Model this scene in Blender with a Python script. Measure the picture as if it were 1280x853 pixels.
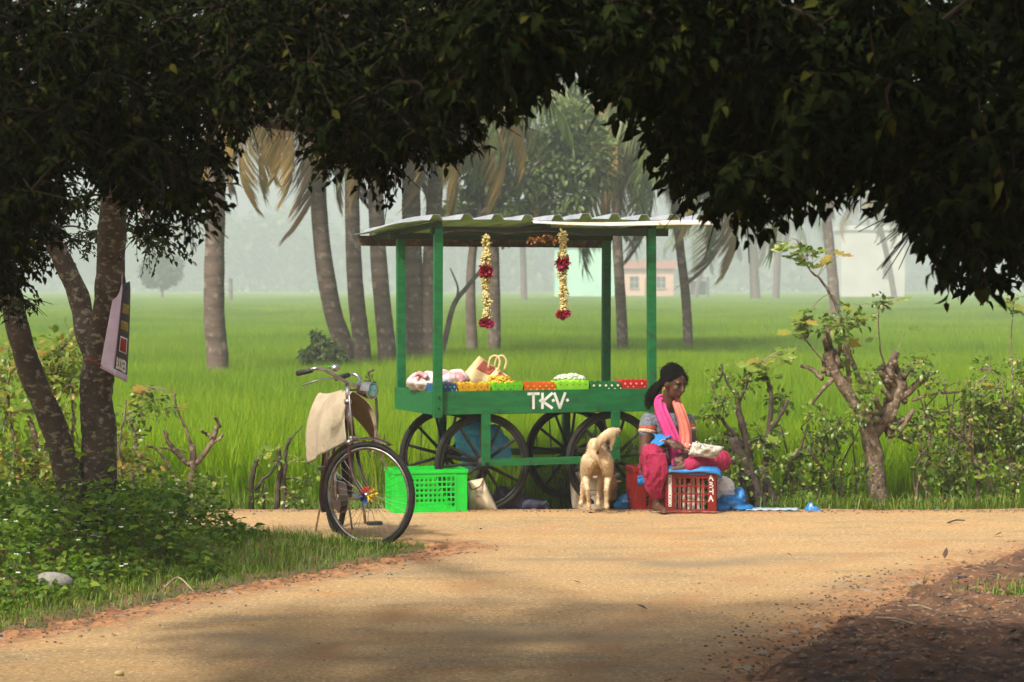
import bpy, bmesh, math, random
import numpy as np
from mathutils import Vector, Matrix, Euler, Quaternion

for o in list(bpy.data.objects):
    bpy.data.objects.remove(o, do_unlink=True)
SC = bpy.context.scene
COL = SC.collection
R = math.radians
random.seed(7)
RNG = np.random.default_rng(7)

# ------------------------------------------------------------------ camera
FPX = 2988.0            # focal length in photograph pixels (1280 wide)
HORIZON = 358.0         # pixel row of the horizon
EYE = 1.714
PITCH = math.atan((426.5 - HORIZON) / FPX)
cam_d = bpy.data.cameras.new('camera')
cam = bpy.data.objects.new('camera', cam_d)
COL.objects.link(cam)
cam.location = (0, 0, EYE)
cam.rotation_euler = (math.pi / 2 - PITCH, 0, 0)
cam_d.sensor_width = 36
cam_d.lens = FPX / 1280 * 36
cam_d.clip_end = 5000
cam_d.dof.use_dof = True
cam_d.dof.focus_distance = 14.5
cam_d.dof.aperture_fstop = 6.3
SC.camera = cam

# ------------------------------------------------------------------ sky and sun
SUN_EL, SUN_AZ = 50.0, 215.0     # azimuth clockwise from +Y, the way the camera looks
w = bpy.data.worlds.new('World')
SC.world = w
w.use_nodes = True
nt = w.node_tree
bg = nt.nodes['Background']
sky = nt.nodes.new('ShaderNodeTexSky')
sky.sky_type = 'NISHITA'
sky.sun_disc = False
sky.sun_elevation = R(SUN_EL)
sky.sun_rotation = R(SUN_AZ)
sky.air_density = 1.0
sky.dust_density = 9.0
sky.ozone_density = 1.0
nt.links.new(sky.outputs[0], bg.inputs[0])
bg.inputs[1].default_value = 0.11
sun_d = bpy.data.lights.new('sun', 'SUN')
sun_d.energy = 3.2
sun_d.angle = R(5)
sun_d.color = (1.0, 0.945, 0.835)
sun = bpy.data.objects.new('sun', sun_d)
COL.objects.link(sun)
_e, _a = R(SUN_EL), R(SUN_AZ)
TO_SUN = Vector((math.sin(_a) * math.cos(_e), math.cos(_a) * math.cos(_e), math.sin(_e)))
sun.rotation_euler = TO_SUN.to_track_quat('Z', 'Y').to_euler()
sun.location = (0, 0, 30)
SC.view_settings.view_transform = 'Standard'
SC.view_settings.look = 'None'
SC.view_settings.gamma = 1
SC.view_settings.exposure = 0.62
SC.render.engine = 'CYCLES'
cy = SC.cycles
cy.max_bounces = 6
cy.diffuse_bounces = 3
cy.glossy_bounces = 2
cy.transmission_bounces = 4
cy.transparent_max_bounces = 8
cy.volume_bounces = 1
cy.use_denoising = True
cy.sample_clamp_indirect = 6
cy.caustics_reflective = False
cy.caustics_refractive = False

# ------------------------------------------------------------------ pixel helpers
_F = Vector((0, math.cos(PITCH), -math.sin(PITCH)))
_U = Vector((0, math.sin(PITCH), math.cos(PITCH)))
def at(px, py, Y):
    """world point seen at photograph pixel px,py whose distance along the road is Y"""
    v = Vector(((px - 640) / FPX, 0, 0)) + _U * ((426.5 - py) / FPX) + _F
    return Vector((0, 0, EYE)) + v * (Y / v.y)
def gnd(px, py, z=0.0):
    v = Vector(((px - 640) / FPX, 0, 0)) + _U * ((426.5 - py) / FPX) + _F
    return Vector((0, 0, EYE)) + v * ((z - EYE) / v.z)

# ------------------------------------------------------------------ materials
def _mixrgb(nt, fac, a, b):
    m = nt.nodes.new('ShaderNodeMix'); m.data_type = 'RGBA'
    for i, x in ((0, fac), (6, a), (7, b)):
        if hasattr(x, 'is_linked') or hasattr(x, 'links'):
            nt.links.new(x, m.inputs[i])
        else:
            m.inputs[i].default_value = x if i == 0 else (*x, 1)
    return m.outputs[2]
def _noise(nt, scale, detail=5, vec=None, rough=.55, stretch=None):
    n = nt.nodes.new('ShaderNodeTexNoise')
    n.inputs['Scale'].default_value = scale; n.inputs['Detail'].default_value = detail
    n.inputs['Roughness'].default_value = rough
    if vec is None:
        tc = nt.nodes.new('ShaderNodeTexCoord'); vec = tc.outputs['Object']
    if stretch:
        mp = nt.nodes.new('ShaderNodeMapping'); mp.inputs['Scale'].default_value = stretch
        nt.links.new(vec, mp.inputs[0]); vec = mp.outputs[0]
    nt.links.new(vec, n.inputs['Vector'])
    return n.outputs[0]
def _ramp(nt, fac, lo, hi):
    m = nt.nodes.new('ShaderNodeMapRange'); m.inputs[1].default_value = lo; m.inputs[2].default_value = hi
    nt.links.new(fac, m.inputs[0]); return m.outputs[0]
MATS = {}
def mat(name, c1, c2=None, scale=6, rough=.6, bump=0, bscale=40, metal=0, lo=.4, hi=.6, stretch=None,
        c3=None, scale3=25, lo3=.55, hi3=.65, spec=.5, transl=0, coat=0):
    if name in MATS: return MATS[name]
    m = bpy.data.materials.new(name); m.use_nodes = True; MATS[name] = m
    nt = m.node_tree; p = nt.nodes['Principled BSDF']
    p.inputs['Roughness'].default_value = rough; p.inputs['Metallic'].default_value = metal
    p.inputs['Specular IOR Level'].default_value = spec
    p.inputs['Coat Weight'].default_value = coat
    p.inputs['Base Color'].default_value = (*c1, 1)
    col = None
    if c2 is not None:
        col = _mixrgb(nt, _ramp(nt, _noise(nt, scale, stretch=stretch), lo, hi), c1, c2)
    if c3 is not None:
        col = _mixrgb(nt, _ramp(nt, _noise(nt, scale3, 3), lo3, hi3), col, c3)
    if col is not None: nt.links.new(col, p.inputs['Base Color'])
    if bump:
        b = nt.nodes.new('ShaderNodeBump'); b.inputs['Strength'].default_value = bump
        b.inputs['Distance'].default_value = .02
        nt.links.new(_noise(nt, bscale, 6), b.inputs['Height']); nt.links.new(b.outputs[0], p.inputs['Normal'])
    if transl:
        t = nt.nodes.new('ShaderNodeBsdfTranslucent'); t.inputs[0].default_value = (*c1, 1)
        if col is not None: nt.links.new(col, t.inputs[0])
        mx = nt.nodes.new('ShaderNodeMixShader'); mx.inputs[0].default_value = transl
        nt.links.new(p.outputs[0], mx.inputs[1]); nt.links.new(t.outputs[0], mx.inputs[2])
        nt.links.new(mx.outputs[0], nt.nodes['Material Output'].inputs[0])
    return m
def leafmat(name, stops, transl=.3, rough=.45, spec=.4, tint=(1.15, 1.25, .7), patch=None):
    """each leaf (mesh island) takes its own colour out of stops = [(pos, rgb), ...]"""
    if name in MATS: return MATS[name]
    m = bpy.data.materials.new(name); m.use_nodes = True; MATS[name] = m
    nt = m.node_tree; p = nt.nodes['Principled BSDF']
    g = nt.nodes.new('ShaderNodeNewGeometry'); oi = nt.nodes.new('ShaderNodeObjectInfo')
    ad = nt.nodes.new('ShaderNodeMath'); ad.operation = 'ADD'
    nt.links.new(g.outputs['Random Per Island'], ad.inputs[0]); nt.links.new(oi.outputs['Random'], ad.inputs[1])
    fr = nt.nodes.new('ShaderNodeMath'); fr.operation = 'FRACT'; nt.links.new(ad.outputs[0], fr.inputs[0])
    cr = nt.nodes.new('ShaderNodeValToRGB')
    els = cr.color_ramp.elements
    while len(els) < len(stops): els.new(.5)
    for e, (q, c) in zip(els, stops): e.position = q; e.color = (*c, 1)
    nt.links.new(fr.outputs[0], cr.inputs[0])
    col = cr.outputs[0]
    if patch:
        sc_, c_ = patch
        n = _noise(nt, sc_, 3, vec=g.outputs['Position'])
        col = _mixrgb(nt, _ramp(nt, n, .42, .62), col, c_) if False else _mixrgb(nt, _ramp(nt, n, .45, .75), col, c_)
    nt.links.new(col, p.inputs['Base Color'])
    p.inputs['Roughness'].default_value = rough; p.inputs['Specular IOR Level'].default_value = spec
    t = nt.nodes.new('ShaderNodeBsdfTranslucent')
    mul = nt.nodes.new('ShaderNodeMix'); mul.data_type = 'RGBA'; mul.blend_type = 'MULTIPLY'
    mul.inputs[0].default_value = 1; mul.inputs[7].default_value = (*tint, 1)
    nt.links.new(col, mul.inputs[6]); nt.links.new(mul.outputs[2], t.inputs[0])
    mx = nt.nodes.new('ShaderNodeMixShader'); mx.inputs[0].default_value = transl
    nt.links.new(p.outputs[0], mx.inputs[1]); nt.links.new(t.outputs[0], mx.inputs[2])
    nt.links.new(mx.outputs[0], nt.nodes['Material Output'].inputs[0])
    return m

# ------------------------------------------------------------------ object helpers
def tag(o, label=None, cat=None, group=None, kind=None):
    if label: o['label'] = label
    if cat: o['category'] = cat
    if group: o['group'] = group
    if kind: o['kind'] = kind
    return o
def empty(name, loc, rz=0, label=None, cat=None, group=None):
    o = bpy.data.objects.new(name, None); COL.objects.link(o)
    o.location = loc; o.rotation_euler = (0, 0, rz); o.empty_display_size = .1
    return tag(o, label, cat, group)
def link(name, mesh, parent=None, m=None, world=False):
    if m is not None and not mesh.materials: mesh.materials.append(m)
    o = bpy.data.objects.new(name, mesh); COL.objects.link(o)
    if parent is not None:
        o.parent = parent
        if world:                              # vertices are in world metres: shift to the parent's frame
            q = parent; off = Vector((0, 0, 0))
            while q is not None: off += Vector(q.location); q = q.parent
            mesh.transform(Matrix.Translation(-off))
    return o
def npmesh(name, V, F, smooth=False):
    """V (n,3), F (m,k) numpy -> mesh"""
    me = bpy.data.meshes.new(name); V = np.asarray(V, np.float32); F = np.asarray(F, np.int32)
    k = F.shape[1]
    me.vertices.add(len(V)); me.vertices.foreach_set('co', V.ravel())
    me.loops.add(F.size); me.loops.foreach_set('vertex_index', F.ravel())
    me.polygons.add(len(F)); me.polygons.foreach_set('loop_start', np.arange(0, F.size, k, dtype=np.int32))
    if smooth: me.polygons.foreach_set('use_smooth', np.ones(len(F), bool))
    me.update(calc_edges=True); return me
def frames(pts):
    pts = [Vector(p) for p in pts]; out = []; ref = None
    for i, p in enumerate(pts):
        t = (pts[min(i + 1, len(pts) - 1)] - pts[max(i - 1, 0)]).normalized()
        if ref is None: ref = Vector((0, 0, 1)) if abs(t.z) < .9 else Vector((1, 0, 0))
        a = (ref - t * ref.dot(t))
        a = a.normalized() if a.length > 1e-6 else t.orthogonal().normalized()
        b = t.cross(a); ref = a; out.append((p, a, b, t))
    return out
def spline(pts, n=6):
    """Catmull-Rom through pts (tuples of any length)"""
    P = np.array(pts, float); P = np.vstack([2 * P[0] - P[1], P, 2 * P[-1] - P[-2]]); out = []
    for i in range(1, len(P) - 2):
        for k in range(n):
            t = k / n
            out.append(.5 * ((2 * P[i]) + (-P[i-1] + P[i+1]) * t + (2*P[i-1] - 5*P[i] + 4*P[i+1] - P[i+2]) * t*t + (-P[i-1] + 3*P[i] - 3*P[i+1] + P[i+2]) * t**3))
    out.append(P[-2]); return np.array(out)
class MB:
    def __init__(s): s.v = []; s.f = []
    def add(s, vs, fs):
        b = len(s.v); s.v += [tuple(x) for x in vs]; s.f += [tuple(b + i for i in f) for f in fs]; return s
    def box(s, c, sz, rot=None, taper=1.0):
        hx, hy, hz = sz[0]/2, sz[1]/2, sz[2]/2
        vs = [Vector((x*hx*(taper if z > 0 else 1), y*hy*(taper if z > 0 else 1), z*hz)) for z in (-1, 1) for y in (-1, 1) for x in (-1, 1)]
        if rot is not None: vs = [rot @ q for q in vs]
        c = Vector(c)
        return s.add([q + c for q in vs], [(0,2,3,1),(4,5,7,6),(0,1,5,4),(2,6,7,3),(0,4,6,2),(1,3,7,5)])
    def bar(s, a, b, w, h=None, up=(0, 0, 1)):
        a, b = Vector(a), Vector(b); t = (b - a); L = t.length; t.normalize(); up = Vector(up)
        y = up.cross(t); y = y.normalized() if y.length > 1e-5 else t.orthogonal().normalized(); z = t.cross(y)
        return s.box((a + b)/2, (L, w, h or w), Matrix((t, y, z)).transposed())
    def tube(s, pts, rad, n=8, cap=True, squash=1.0):
        fr = frames(pts)
        if not hasattr(rad, '__len__'): rad = [rad] * len(fr)
        b = len(s.v)
        for (p, a, c, t), r in zip(fr, rad):
            for k in range(n):
                q = 2*math.pi*k/n; s.v.append(tuple(p + a*(math.cos(q)*r) + c*(math.sin(q)*r*squash)))
        for i in range(len(fr)-1):
            for k in range(n):
                k2 = (k+1) % n; s.f.append((b+i*n+k, b+i*n+k2, b+(i+1)*n+k2, b+(i+1)*n+k))
        if cap:
            s.f.append(tuple(b+k for k in reversed(range(n)))); s.f.append(tuple(b+(len(fr)-1)*n+k for k in range(n)))
        return s
    def ring(s, c, axis, r, tr, n=28, k=6, flat=1.0):
        c = Vector(c); ax = Vector(axis).normalized(); a = ax.orthogonal().normalized(); b2 = ax.cross(a); b = len(s.v)
        for i in range(n):
            q = 2*math.pi*i/n; d = a*math.cos(q) + b2*math.sin(q)
            for j in range(k):
                w_ = 2*math.pi*(j+.5)/k
                s.v.append(tuple(c + d*(r + math.cos(w_)*tr) + ax*(math.sin(w_)*tr*flat)))
        for i in range(n):
            for j in range(k):
                i2, j2 = (i+1) % n, (j+1) % k
                s.f.append((b+i*k+j, b+i2*k+j, b+i2*k+j2, b+i*k+j2))
        return s
    def ball(s, c, r, nu=12, nv=8, rot=None):
        if not hasattr(r, '__len__'): r = (r, r, r)
        c = Vector(c); b = len(s.v)
        def pt(x, y, z):
            q = Vector((x*r[0], y*r[1], z*r[2]))
            return tuple((rot @ q if rot is not None else q) + c)
        s.v.append(pt(0, 0, -1))
        for j in range(1, nv):
            ph = -math.pi/2 + math.pi*j/nv
            for i in range(nu):
                q = 2*math.pi*i/nu; s.v.append(pt(math.cos(ph)*math.cos(q), math.cos(ph)*math.sin(q), math.sin(ph)))
        s.v.append(pt(0, 0, 1)); top = len(s.v)-1
        for i in range(nu):
            i2 = (i+1) % nu; s.f.append((b, b+1+i2, b+1+i)); s.f.append((top, b+1+(nv-2)*nu+i, b+1+(nv-2)*nu+i2))
            for j in range(nv-2):
                s.f.append((b+1+j*nu+i, b+1+j*nu+i2, b+1+(j+1)*nu+i2, b+1+(j+1)*nu+i))
        return s
    def cone(s, a, b_, r0, r1, n=12): return s.tube([a, b_], [r0, r1], n)
    def chain(s, pts, rad, nu=12):
        """closed balls and tapered links: feed to organic()"""
        for i, (p, r) in enumerate(zip(pts, rad)):
            s.ball(p, r, nu, 8)
            if i:
                s.tube([pts[i-1], p], [rad[i-1], r], nu)
        return s
    def grid(s, fn, nu, nv, closed=False):
        b = len(s.v)
        for i in range(nu+1):
            for j in range(nv+1): s.v.append(tuple(fn(i/nu, j/nv)))
        for i in range(nu):
            for j in range(nv):
                s.f.append((b+i*(nv+1)+j, b+(i+1)*(nv+1)+j, b+(i+1)*(nv+1)+j+1, b+i*(nv+1)+j+1))
        return s
    def mesh(s, name, smooth=False):
        me = bpy.data.meshes.new(name); me.from_pydata(s.v, [], s.f); me.update()
        if smooth: me.polygons.foreach_set('use_smooth', np.ones(len(me.polygons), bool))
        return me
    def build(s, name, m, parent=None, smooth=False, world=False):
        me = s.mesh(name, smooth); return link(name, me, parent, m, world)
def evaluated(me, mods):
    o = bpy.data.objects.new('tmp', me); COL.objects.link(o)
    for typ, props in mods:
        md = o.modifiers.new(typ, typ)
        for k, v in props.items(): setattr(md, k, v)
    dg = bpy.context.evaluated_depsgraph_get(); dg.update()
    out = bpy.data.meshes.new_from_object(o.evaluated_get(dg), depsgraph=dg)
    bpy.data.objects.remove(o); bpy.data.meshes.remove(me)
    out.polygons.foreach_set('use_smooth', np.ones(len(out.polygons), bool))
    return out
def organic(mb, voxel=.012, smooth=3, fac=.5):
    return evaluated(mb.mesh('tmp'), [('REMESH', dict(mode='VOXEL', voxel_size=voxel, use_smooth_shade=True)),
                                       ('SMOOTH', dict(iterations=smooth, factor=fac))])
def solid(mb, thick, sub=0):
    mods = [('SOLIDIFY', dict(thickness=thick, offset=0))]
    if sub: mods.insert(0, ('SUBSURF', dict(levels=sub, render_levels=sub)))
    return evaluated(mb.mesh('tmp'), mods)
def wrinkle(me, amp, freq=(30, 30, 9), seed=0):
    """push a cloth surface in and out along soft directional folds"""
    n = len(me.vertices); V = np.empty(n*3, np.float32); me.vertices.foreach_get('co', V); V = V.reshape(-1, 3).astype(float); N = np.empty(n*3, np.float32); me.vertices.foreach_get('normal', N); N = N.reshape(-1, 3).astype(float)
    a = V[:, 0]*freq[0] + V[:, 1]*freq[1]*.7 + 2.5*vnoise(V[:, 2]*freq[2], V[:, 0]*freq[2], seed); b = V[:, 0]*freq[0]*.6 - V[:, 1]*freq[1] + V[:, 2]*freq[2]*1.3
    f = (np.abs(vnoise(a*.5, V[:, 2]*freq[2], seed+1)*2-1)*-1 + .5) + .6*(vnoise(b*.6, a*.3, seed+2)-.5) + .35*(vnoise(V[:, 0]*70, V[:, 2]*70, seed+3)-.5)
    V = V + N*(f*amp)[:, None]; me.vertices.foreach_set('co', V.astype(np.float32).ravel()); me.update(); return me
def vnoise(x, y, seed=0):
    """cheap smooth value noise on arrays"""
    x = np.asarray(x, float); y = np.asarray(y, float); xi = np.floor(x); yi = np.floor(y); fx = x-xi; fy = y-yi
    fx = fx*fx*(3-2*fx); fy = fy*fy*(3-2*fy)
    def h(a, b): return np.modf(np.abs(np.sin(a*127.1 + b*311.7 + seed*74.7)*43758.5453))[0]
    return (h(xi, yi)*(1-fx) + h(xi+1, yi)*fx)*(1-fy) + (h(xi, yi+1)*(1-fx) + h(xi+1, yi+1)*fx)*fy
def norm(a): return a/np.maximum(np.linalg.norm(a, axis=-1, keepdims=True), 1e-9)
def leaves(name, P, D, L, W, fold=.25, curl=.25, up=None, rng=RNG):
    """P positions, D pointing directions, L lengths, W widths -> one mesh of folded pointed leaves, 6 triangles each"""
    P = np.asarray(P, float); n = len(P); D = norm(np.asarray(D, float)); L = np.broadcast_to(L, n)[:, None]; W = np.broadcast_to(W, n)[:, None]
    u = rng.normal(size=(n, 3))*.55 + np.array([0, 0, 1.0]) if up is None else np.asarray(up, float)
    S = norm(np.cross(D, u)); N = np.cross(S, D)
    a = P; m1 = P + D*L*.38 + N*(W*0); m2 = P + D*L*.72 - N*(L*curl*.35); t = P + D*L - N*(L*curl)
    up_ = N*(W*fold)
    l1 = P + D*L*.34 + S*W*.5 + up_; r1 = P + D*L*.34 - S*W*.5 + up_
    l2 = P + D*L*.70 + S*W*.34 + up_*.7 - N*(L*curl*.35); r2 = P + D*L*.70 - S*W*.34 + up_*.7 - N*(L*curl*.35)
    V = np.stack([a, m1, m2, t, l1, r1, l2, r2], 1).reshape(-1, 3)
    fq = np.array([[0, 1, 4, 4], [0, 5, 1, 1], [1, 2, 6, 4], [1, 5, 7, 2], [2, 3, 6, 6], [2, 7, 3, 3]])
    tri = np.array([[0, 1, 4], [0, 5, 1], [1, 2, 6], [1, 6, 4], [1, 5, 7], [1, 7, 2], [2, 3, 6], [2, 7, 3]])
    F = (tri[None] + (np.arange(n)*8)[:, None, None]).reshape(-1, 3)
    return npmesh(name, V, F)
def blades(name, P, H, W, bend, rng=RNG, lean=None):
    """grass blades: two quads' worth of triangles each, bent over"""
    P = np.asarray(P, float); n = len(P); H = np.broadcast_to(H, n)[:, None]; W = np.broadcast_to(W, n)[:, None]
    q = rng.uniform(0, 2*np.pi, n); d = np.stack([np.cos(q), np.sin(q), np.zeros(n)], 1); s = np.stack([-np.sin(q), np.cos(q), np.zeros(n)], 1)
    b = (bend*rng.uniform(.3, 1.6, n))[:, None]; z = np.array([0, 0, 1.0])
    p1 = P + z*H*.55 + d*H*b*.3; p2 = P + z*H*(1 - .25*b) + d*H*b*1.0
    V = np.stack([P - s*W*.5, P + s*W*.5, p1 - s*W*.42, p1 + s*W*.42, p2], 1).reshape(-1, 3)
    tri = np.array([[0, 1, 3], [0, 3, 2], [2, 3, 4]])
    F = (tri[None] + (np.arange(n)*5)[:, None, None]).reshape(-1, 3)
    return npmesh(name, V, F)
def instancer(name, pts, protos, rotz, scl, m=None):
    """one object: points carrying instanced prototype meshes (geometry nodes)"""
    me = bpy.data.meshes.new(name); me.vertices.add(len(pts)); me.vertices.foreach_set('co', np.asarray(pts, np.float32).ravel())
    for nm, typ, data in (('rz', 'FLOAT', rotz), ('sc', 'FLOAT_VECTOR', scl), ('pick', 'INT', RNG.integers(0, len(protos), len(pts)))):
        at_ = me.attributes.new(nm, typ, 'POINT')
        at_.data.foreach_set('vector' if typ == 'FLOAT_VECTOR' else 'value', np.asarray(data, np.int32 if typ == 'INT' else np.float32).ravel())
    o = bpy.data.objects.new(name, me); COL.objects.link(o)
    ng = bpy.data.node_groups.new(name, 'GeometryNodeTree')
    ng.interface.new_socket('Geometry', in_out='INPUT', socket_type='NodeSocketGeometry')
    ng.interface.new_socket('Geometry', in_out='OUTPUT', socket_type='NodeSocketGeometry')
    N = ng.nodes; gi = N.new('NodeGroupInput'); go = N.new('NodeGroupOutput'); jn = N.new('GeometryNodeJoinGeometry')
    mp = N.new('GeometryNodeMeshToPoints'); ng.links.new(gi.outputs[0], mp.inputs[0])
    def attr(nm, typ):
        a = N.new('GeometryNodeInputNamedAttribute'); a.data_type = typ; a.inputs[0].default_value = nm; return a.outputs[0]
    rz = attr('rz', 'FLOAT'); sc_ = attr('sc', 'FLOAT_VECTOR'); pk = attr('pick', 'INT')
    cx = N.new('ShaderNodeCombineXYZ'); ng.links.new(rz, cx.inputs[2])
    for i, pm in enumerate(protos):
        po = bpy.data.objects.new(name + '_clump', pm)
        oi = N.new('GeometryNodeObjectInfo'); oi.inputs[0].default_value = po; oi.inputs['As Instance'].default_value = True
        cmp = N.new('FunctionNodeCompare'); cmp.data_type = 'INT'; cmp.operation = 'EQUAL'
        ng.links.new(pk, cmp.inputs[2]); cmp.inputs[3].default_value = i
        ip = N.new('GeometryNodeInstanceOnPoints')
        ng.links.new(mp.outputs[0], ip.inputs['Points']); ng.links.new(cmp.outputs[0], ip.inputs['Selection'])
        ng.links.new(oi.outputs['Geometry'], ip.inputs['Instance'])
        ng.links.new(cx.outputs[0], ip.inputs['Rotation']); ng.links.new(sc_, ip.inputs['Scale'])
        ng.links.new(ip.outputs[0], jn.inputs[0])
    ng.links.new(jn.outputs[0], go.inputs[0])
    md = o.modifiers.new('scatter', 'NODES'); md.node_group = ng
    return o
def polysd(X, Y, poly):
    """signed distance, positive inside the polygon"""
    P = np.array(poly, float); d = np.full(X.shape, 1e9); ins = np.zeros(X.shape, bool); n = len(P)
    for i in range(n):
        a, b = P[i], P[(i+1) % n]; e = b-a; wx, wy = X-a[0], Y-a[1]
        t = np.clip((wx*e[0] + wy*e[1])/(e@e), 0, 1); d = np.minimum(d, np.hypot(wx-e[0]*t, wy-e[1]*t))
        c = ((a[1] <= Y) & (b[1] > Y)) | ((b[1] <= Y) & (a[1] > Y))
        with np.errstate(divide='ignore', invalid='ignore'):
            xx = a[0] + (Y-a[1])/(b[1]-a[1])*e[0]
        ins ^= c & (X < xx)
    return np.where(ins, d, -d)
def sstep(a, b, x): t = np.clip((x-a)/(b-a), 0, 1); return t*t*(3-2*t)
def sheet(xs, ys, zfn, name, keep=None):
    X, Y = np.meshgrid(xs, ys, indexing='ij'); Z = zfn(X, Y); V = np.stack([X, Y, Z], -1).reshape(-1, 3); ny = len(ys)
    i, j = np.meshgrid(np.arange(len(xs)-1), np.arange(ny-1), indexing='ij'); a = (i*ny + j).ravel()
    F = np.stack([a, a+ny, a+ny+1, a+1], 1)
    if keep is not None: F = F[keep(X, Y)[:-1, :-1].ravel()]
    return npmesh(name, V, F, True)

# ================================================================== THE SETTING
m_ground = mat('field_soil', (.10, .085, .04), (.08, .11, .03), 1.5, .9, bump=.3, bscale=8)
gs = sheet(np.array([-2500, -200, -60, -20, 20, 60, 200, 2500.]), np.array([-200, -40, 0, 40, 120, 400, 1200, 4000.]), lambda X, Y: 0*X - .22, 'ground')
tag(link('ground', gs, m=m_ground), kind='structure')

VERGE = [tuple(gnd(*p)[:2]) for p in ((-420, 870), (-150, 822), (0, 796), (120, 771), (240, 744), (330, 730), (420, 713), (500, 697), (548, 688), (540, 684), (470, 681), (400, 679), (280, 673), (100, 670), (-500, 668))]
SOIL = [tuple(gnd(*p)[:2]) for p in ((950, 900), (952, 855), (966, 830), (1012, 797), (1060, 772), (1112, 752), (1165, 724), (1235, 704), (1330, 684), (1500, 676), (1900, 700), (1700, 1000))]
def road_z(X, Y):
    z = .012*(vnoise(X*1.1, Y*.8, 1)-.5) + .006*(vnoise(X*5, Y*5, 2)-.5) + .003*(vnoise(X*16, Y*16, 3)-.5)
    dirt = np.maximum(sstep(-.45, -.05, polysd(X, Y, VERGE)), sstep(-.55, 0, polysd(X, Y, SOIL)))
    z = z + dirt*(.03*(vnoise(X*9, Y*9, 4)-.55) + .022*(vnoise(X*22, Y*22, 5)-.5))
    edge = 18.32 + .10*(vnoise(X*1.7, X*0, 6)-.5) + .06*(vnoise(X*7, X*0, 7)-.5)
    z = z - .2*sstep(0, .75, Y-edge)
    return z
xs = np.concatenate([np.arange(-14, -4.5, .25), np.arange(-4.5, 4.6, .03), np.arange(4.75, 14, .25)])
ys = np.concatenate([np.arange(-12, 8, .4), np.arange(8, 19.3, .035)])
rs = sheet(xs, ys, road_z, 'road')
V = np.empty(len(rs.vertices)*3, np.float32); rs.vertices.foreach_get('co', V); V = V.reshape(-1, 3)
sdv = np.maximum(sstep(-.42, -.03, polysd(V[:, 0], V[:, 1], VERGE) + .12*(vnoise(V[:, 0]*6, V[:, 1]*6, 8)-.5)),
                 .8*sstep(-.6, 0, polysd(V[:, 0], V[:, 1], SOIL) + .25*(vnoise(V[:, 0]*5, V[:, 1]*5, 9)-.5)))
tipd = np.hypot(V[:, 0]-gnd(570, 683)[0], (V[:, 1]-gnd(570, 683)[1])*.8)
sdv = np.maximum(sdv, .9*(1-sstep(.12, .38, tipd + .2*(vnoise(V[:, 0]*8, V[:, 1]*8, 10)-.5))))
sdv = np.maximum(sdv, .55*sstep(17.95, 18.3, V[:, 1] + .2*(vnoise(V[:, 0]*4, V[:, 1]*4, 11)-.5)))
a_ = rs.attributes.new('dirt', 'FLOAT', 'POINT'); a_.data.foreach_set('value', sdv.astype(np.float32))
def lane(pts, w):
    P = spline([tuple(gnd(*q)[:2]) for q in pts], 6); d = np.full(len(V), 9.0)
    for a, b in zip(P[:-1], P[1:]):
        e = b-a; t = np.clip(((V[:, 0]-a[0])*e[0]+(V[:, 1]-a[1])*e[1])/max(e@e, 1e-9), 0, 1); d = np.minimum(d, np.hypot(V[:, 0]-a[0]-e[0]*t, V[:, 1]-a[1]-e[1]*t))
    return np.exp(-(d/w)**2)
brk = sstep(.25, .7, vnoise(V[:, 0]*2.3, V[:, 1]*1.7, 71)); brk2 = sstep(.3, .75, vnoise(V[:, 0]*3.1, V[:, 1]*4, 72))
trk = np.clip(.75*lane([(330, 900), (430, 800), (560, 745), (680, 712), (860, 690)], .10)*brk + .6*lane([(700, 900), (760, 800), (880, 740), (1100, 690), (1300, 668)], .13)*brk2 + .5*lane([(420, 680), (640, 665), (900, 668)], .16)*brk, 0, 1)
shade_wrn = np.clip(.75*lane([(560, 716), (700, 698), (860, 706), (1000, 692)], .20)*brk2 + .7*lane([(330, 800), (520, 790), (760, 800), (960, 780)], .26)*brk + .6*lane([(1050, 740), (1180, 708), (1330, 690)], .22)*brk2, 0, 1)  # soft canopy shade painted into the road colour, with some real greying
for nm_, dat in (('track', trk), ('shade_wear', shade_wrn)):
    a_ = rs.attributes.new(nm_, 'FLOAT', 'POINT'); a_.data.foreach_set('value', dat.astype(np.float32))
m_road = bpy.data.materials.new('road_gravel'); m_road.use_nodes = True
nt = m_road.node_tree; p = nt.nodes['Principled BSDF']; p.inputs['Roughness'].default_value = .93; p.inputs['Specular IOR Level'].default_value = .15
c = _mixrgb(nt, _ramp(nt, _noise(nt, .9, 4, stretch=(.7, 1.6, 1)), .38, .66), (.46, .295, .13), (.39, .265, .135))
c = _mixrgb(nt, _ramp(nt, _noise(nt, 1.3, 6, stretch=(.7, 1.7, 1), rough=.68), .50, .66), c, (.27, .205, .115))      # worn streaks where the tar shows
c = _mixrgb(nt, _ramp(nt, _noise(nt, 2.2, 5, stretch=(.6, 1.8, 1)), .55, .70), c, (.43, .225, .09))
c = _mixrgb(nt, _ramp(nt, _noise(nt, 34, 4, rough=.75), .50, .66), c, (.22, .155, .085))                        # grit
c = _mixrgb(nt, _ramp(nt, _noise(nt, 48, 3), .56, .66), c, (.60, .44, .25))
at_n = nt.nodes.new('ShaderNodeAttribute'); at_n.attribute_name = 'dirt'
red = _mixrgb(nt, _ramp(nt, _noise(nt, 14, 5), .42, .60), (.40, .19, .085), (.19, .095, .05))
red = _mixrgb(nt, _ramp(nt, _noise(nt, 38, 4), .56, .62), red, (.10, .065, .04))
red = _mixrgb(nt, _ramp(nt, _noise(nt, 7, 3), .60, .66), red, (.30, .26, .20))
tr_n = nt.nodes.new('ShaderNodeAttribute'); tr_n.attribute_name = 'track'
c = _mixrgb(nt, tr_n.outputs['Fac'], c, (.37, .20, .09))
gr_n = nt.nodes.new('ShaderNodeAttribute'); gr_n.attribute_name = 'shade_wear'
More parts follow.
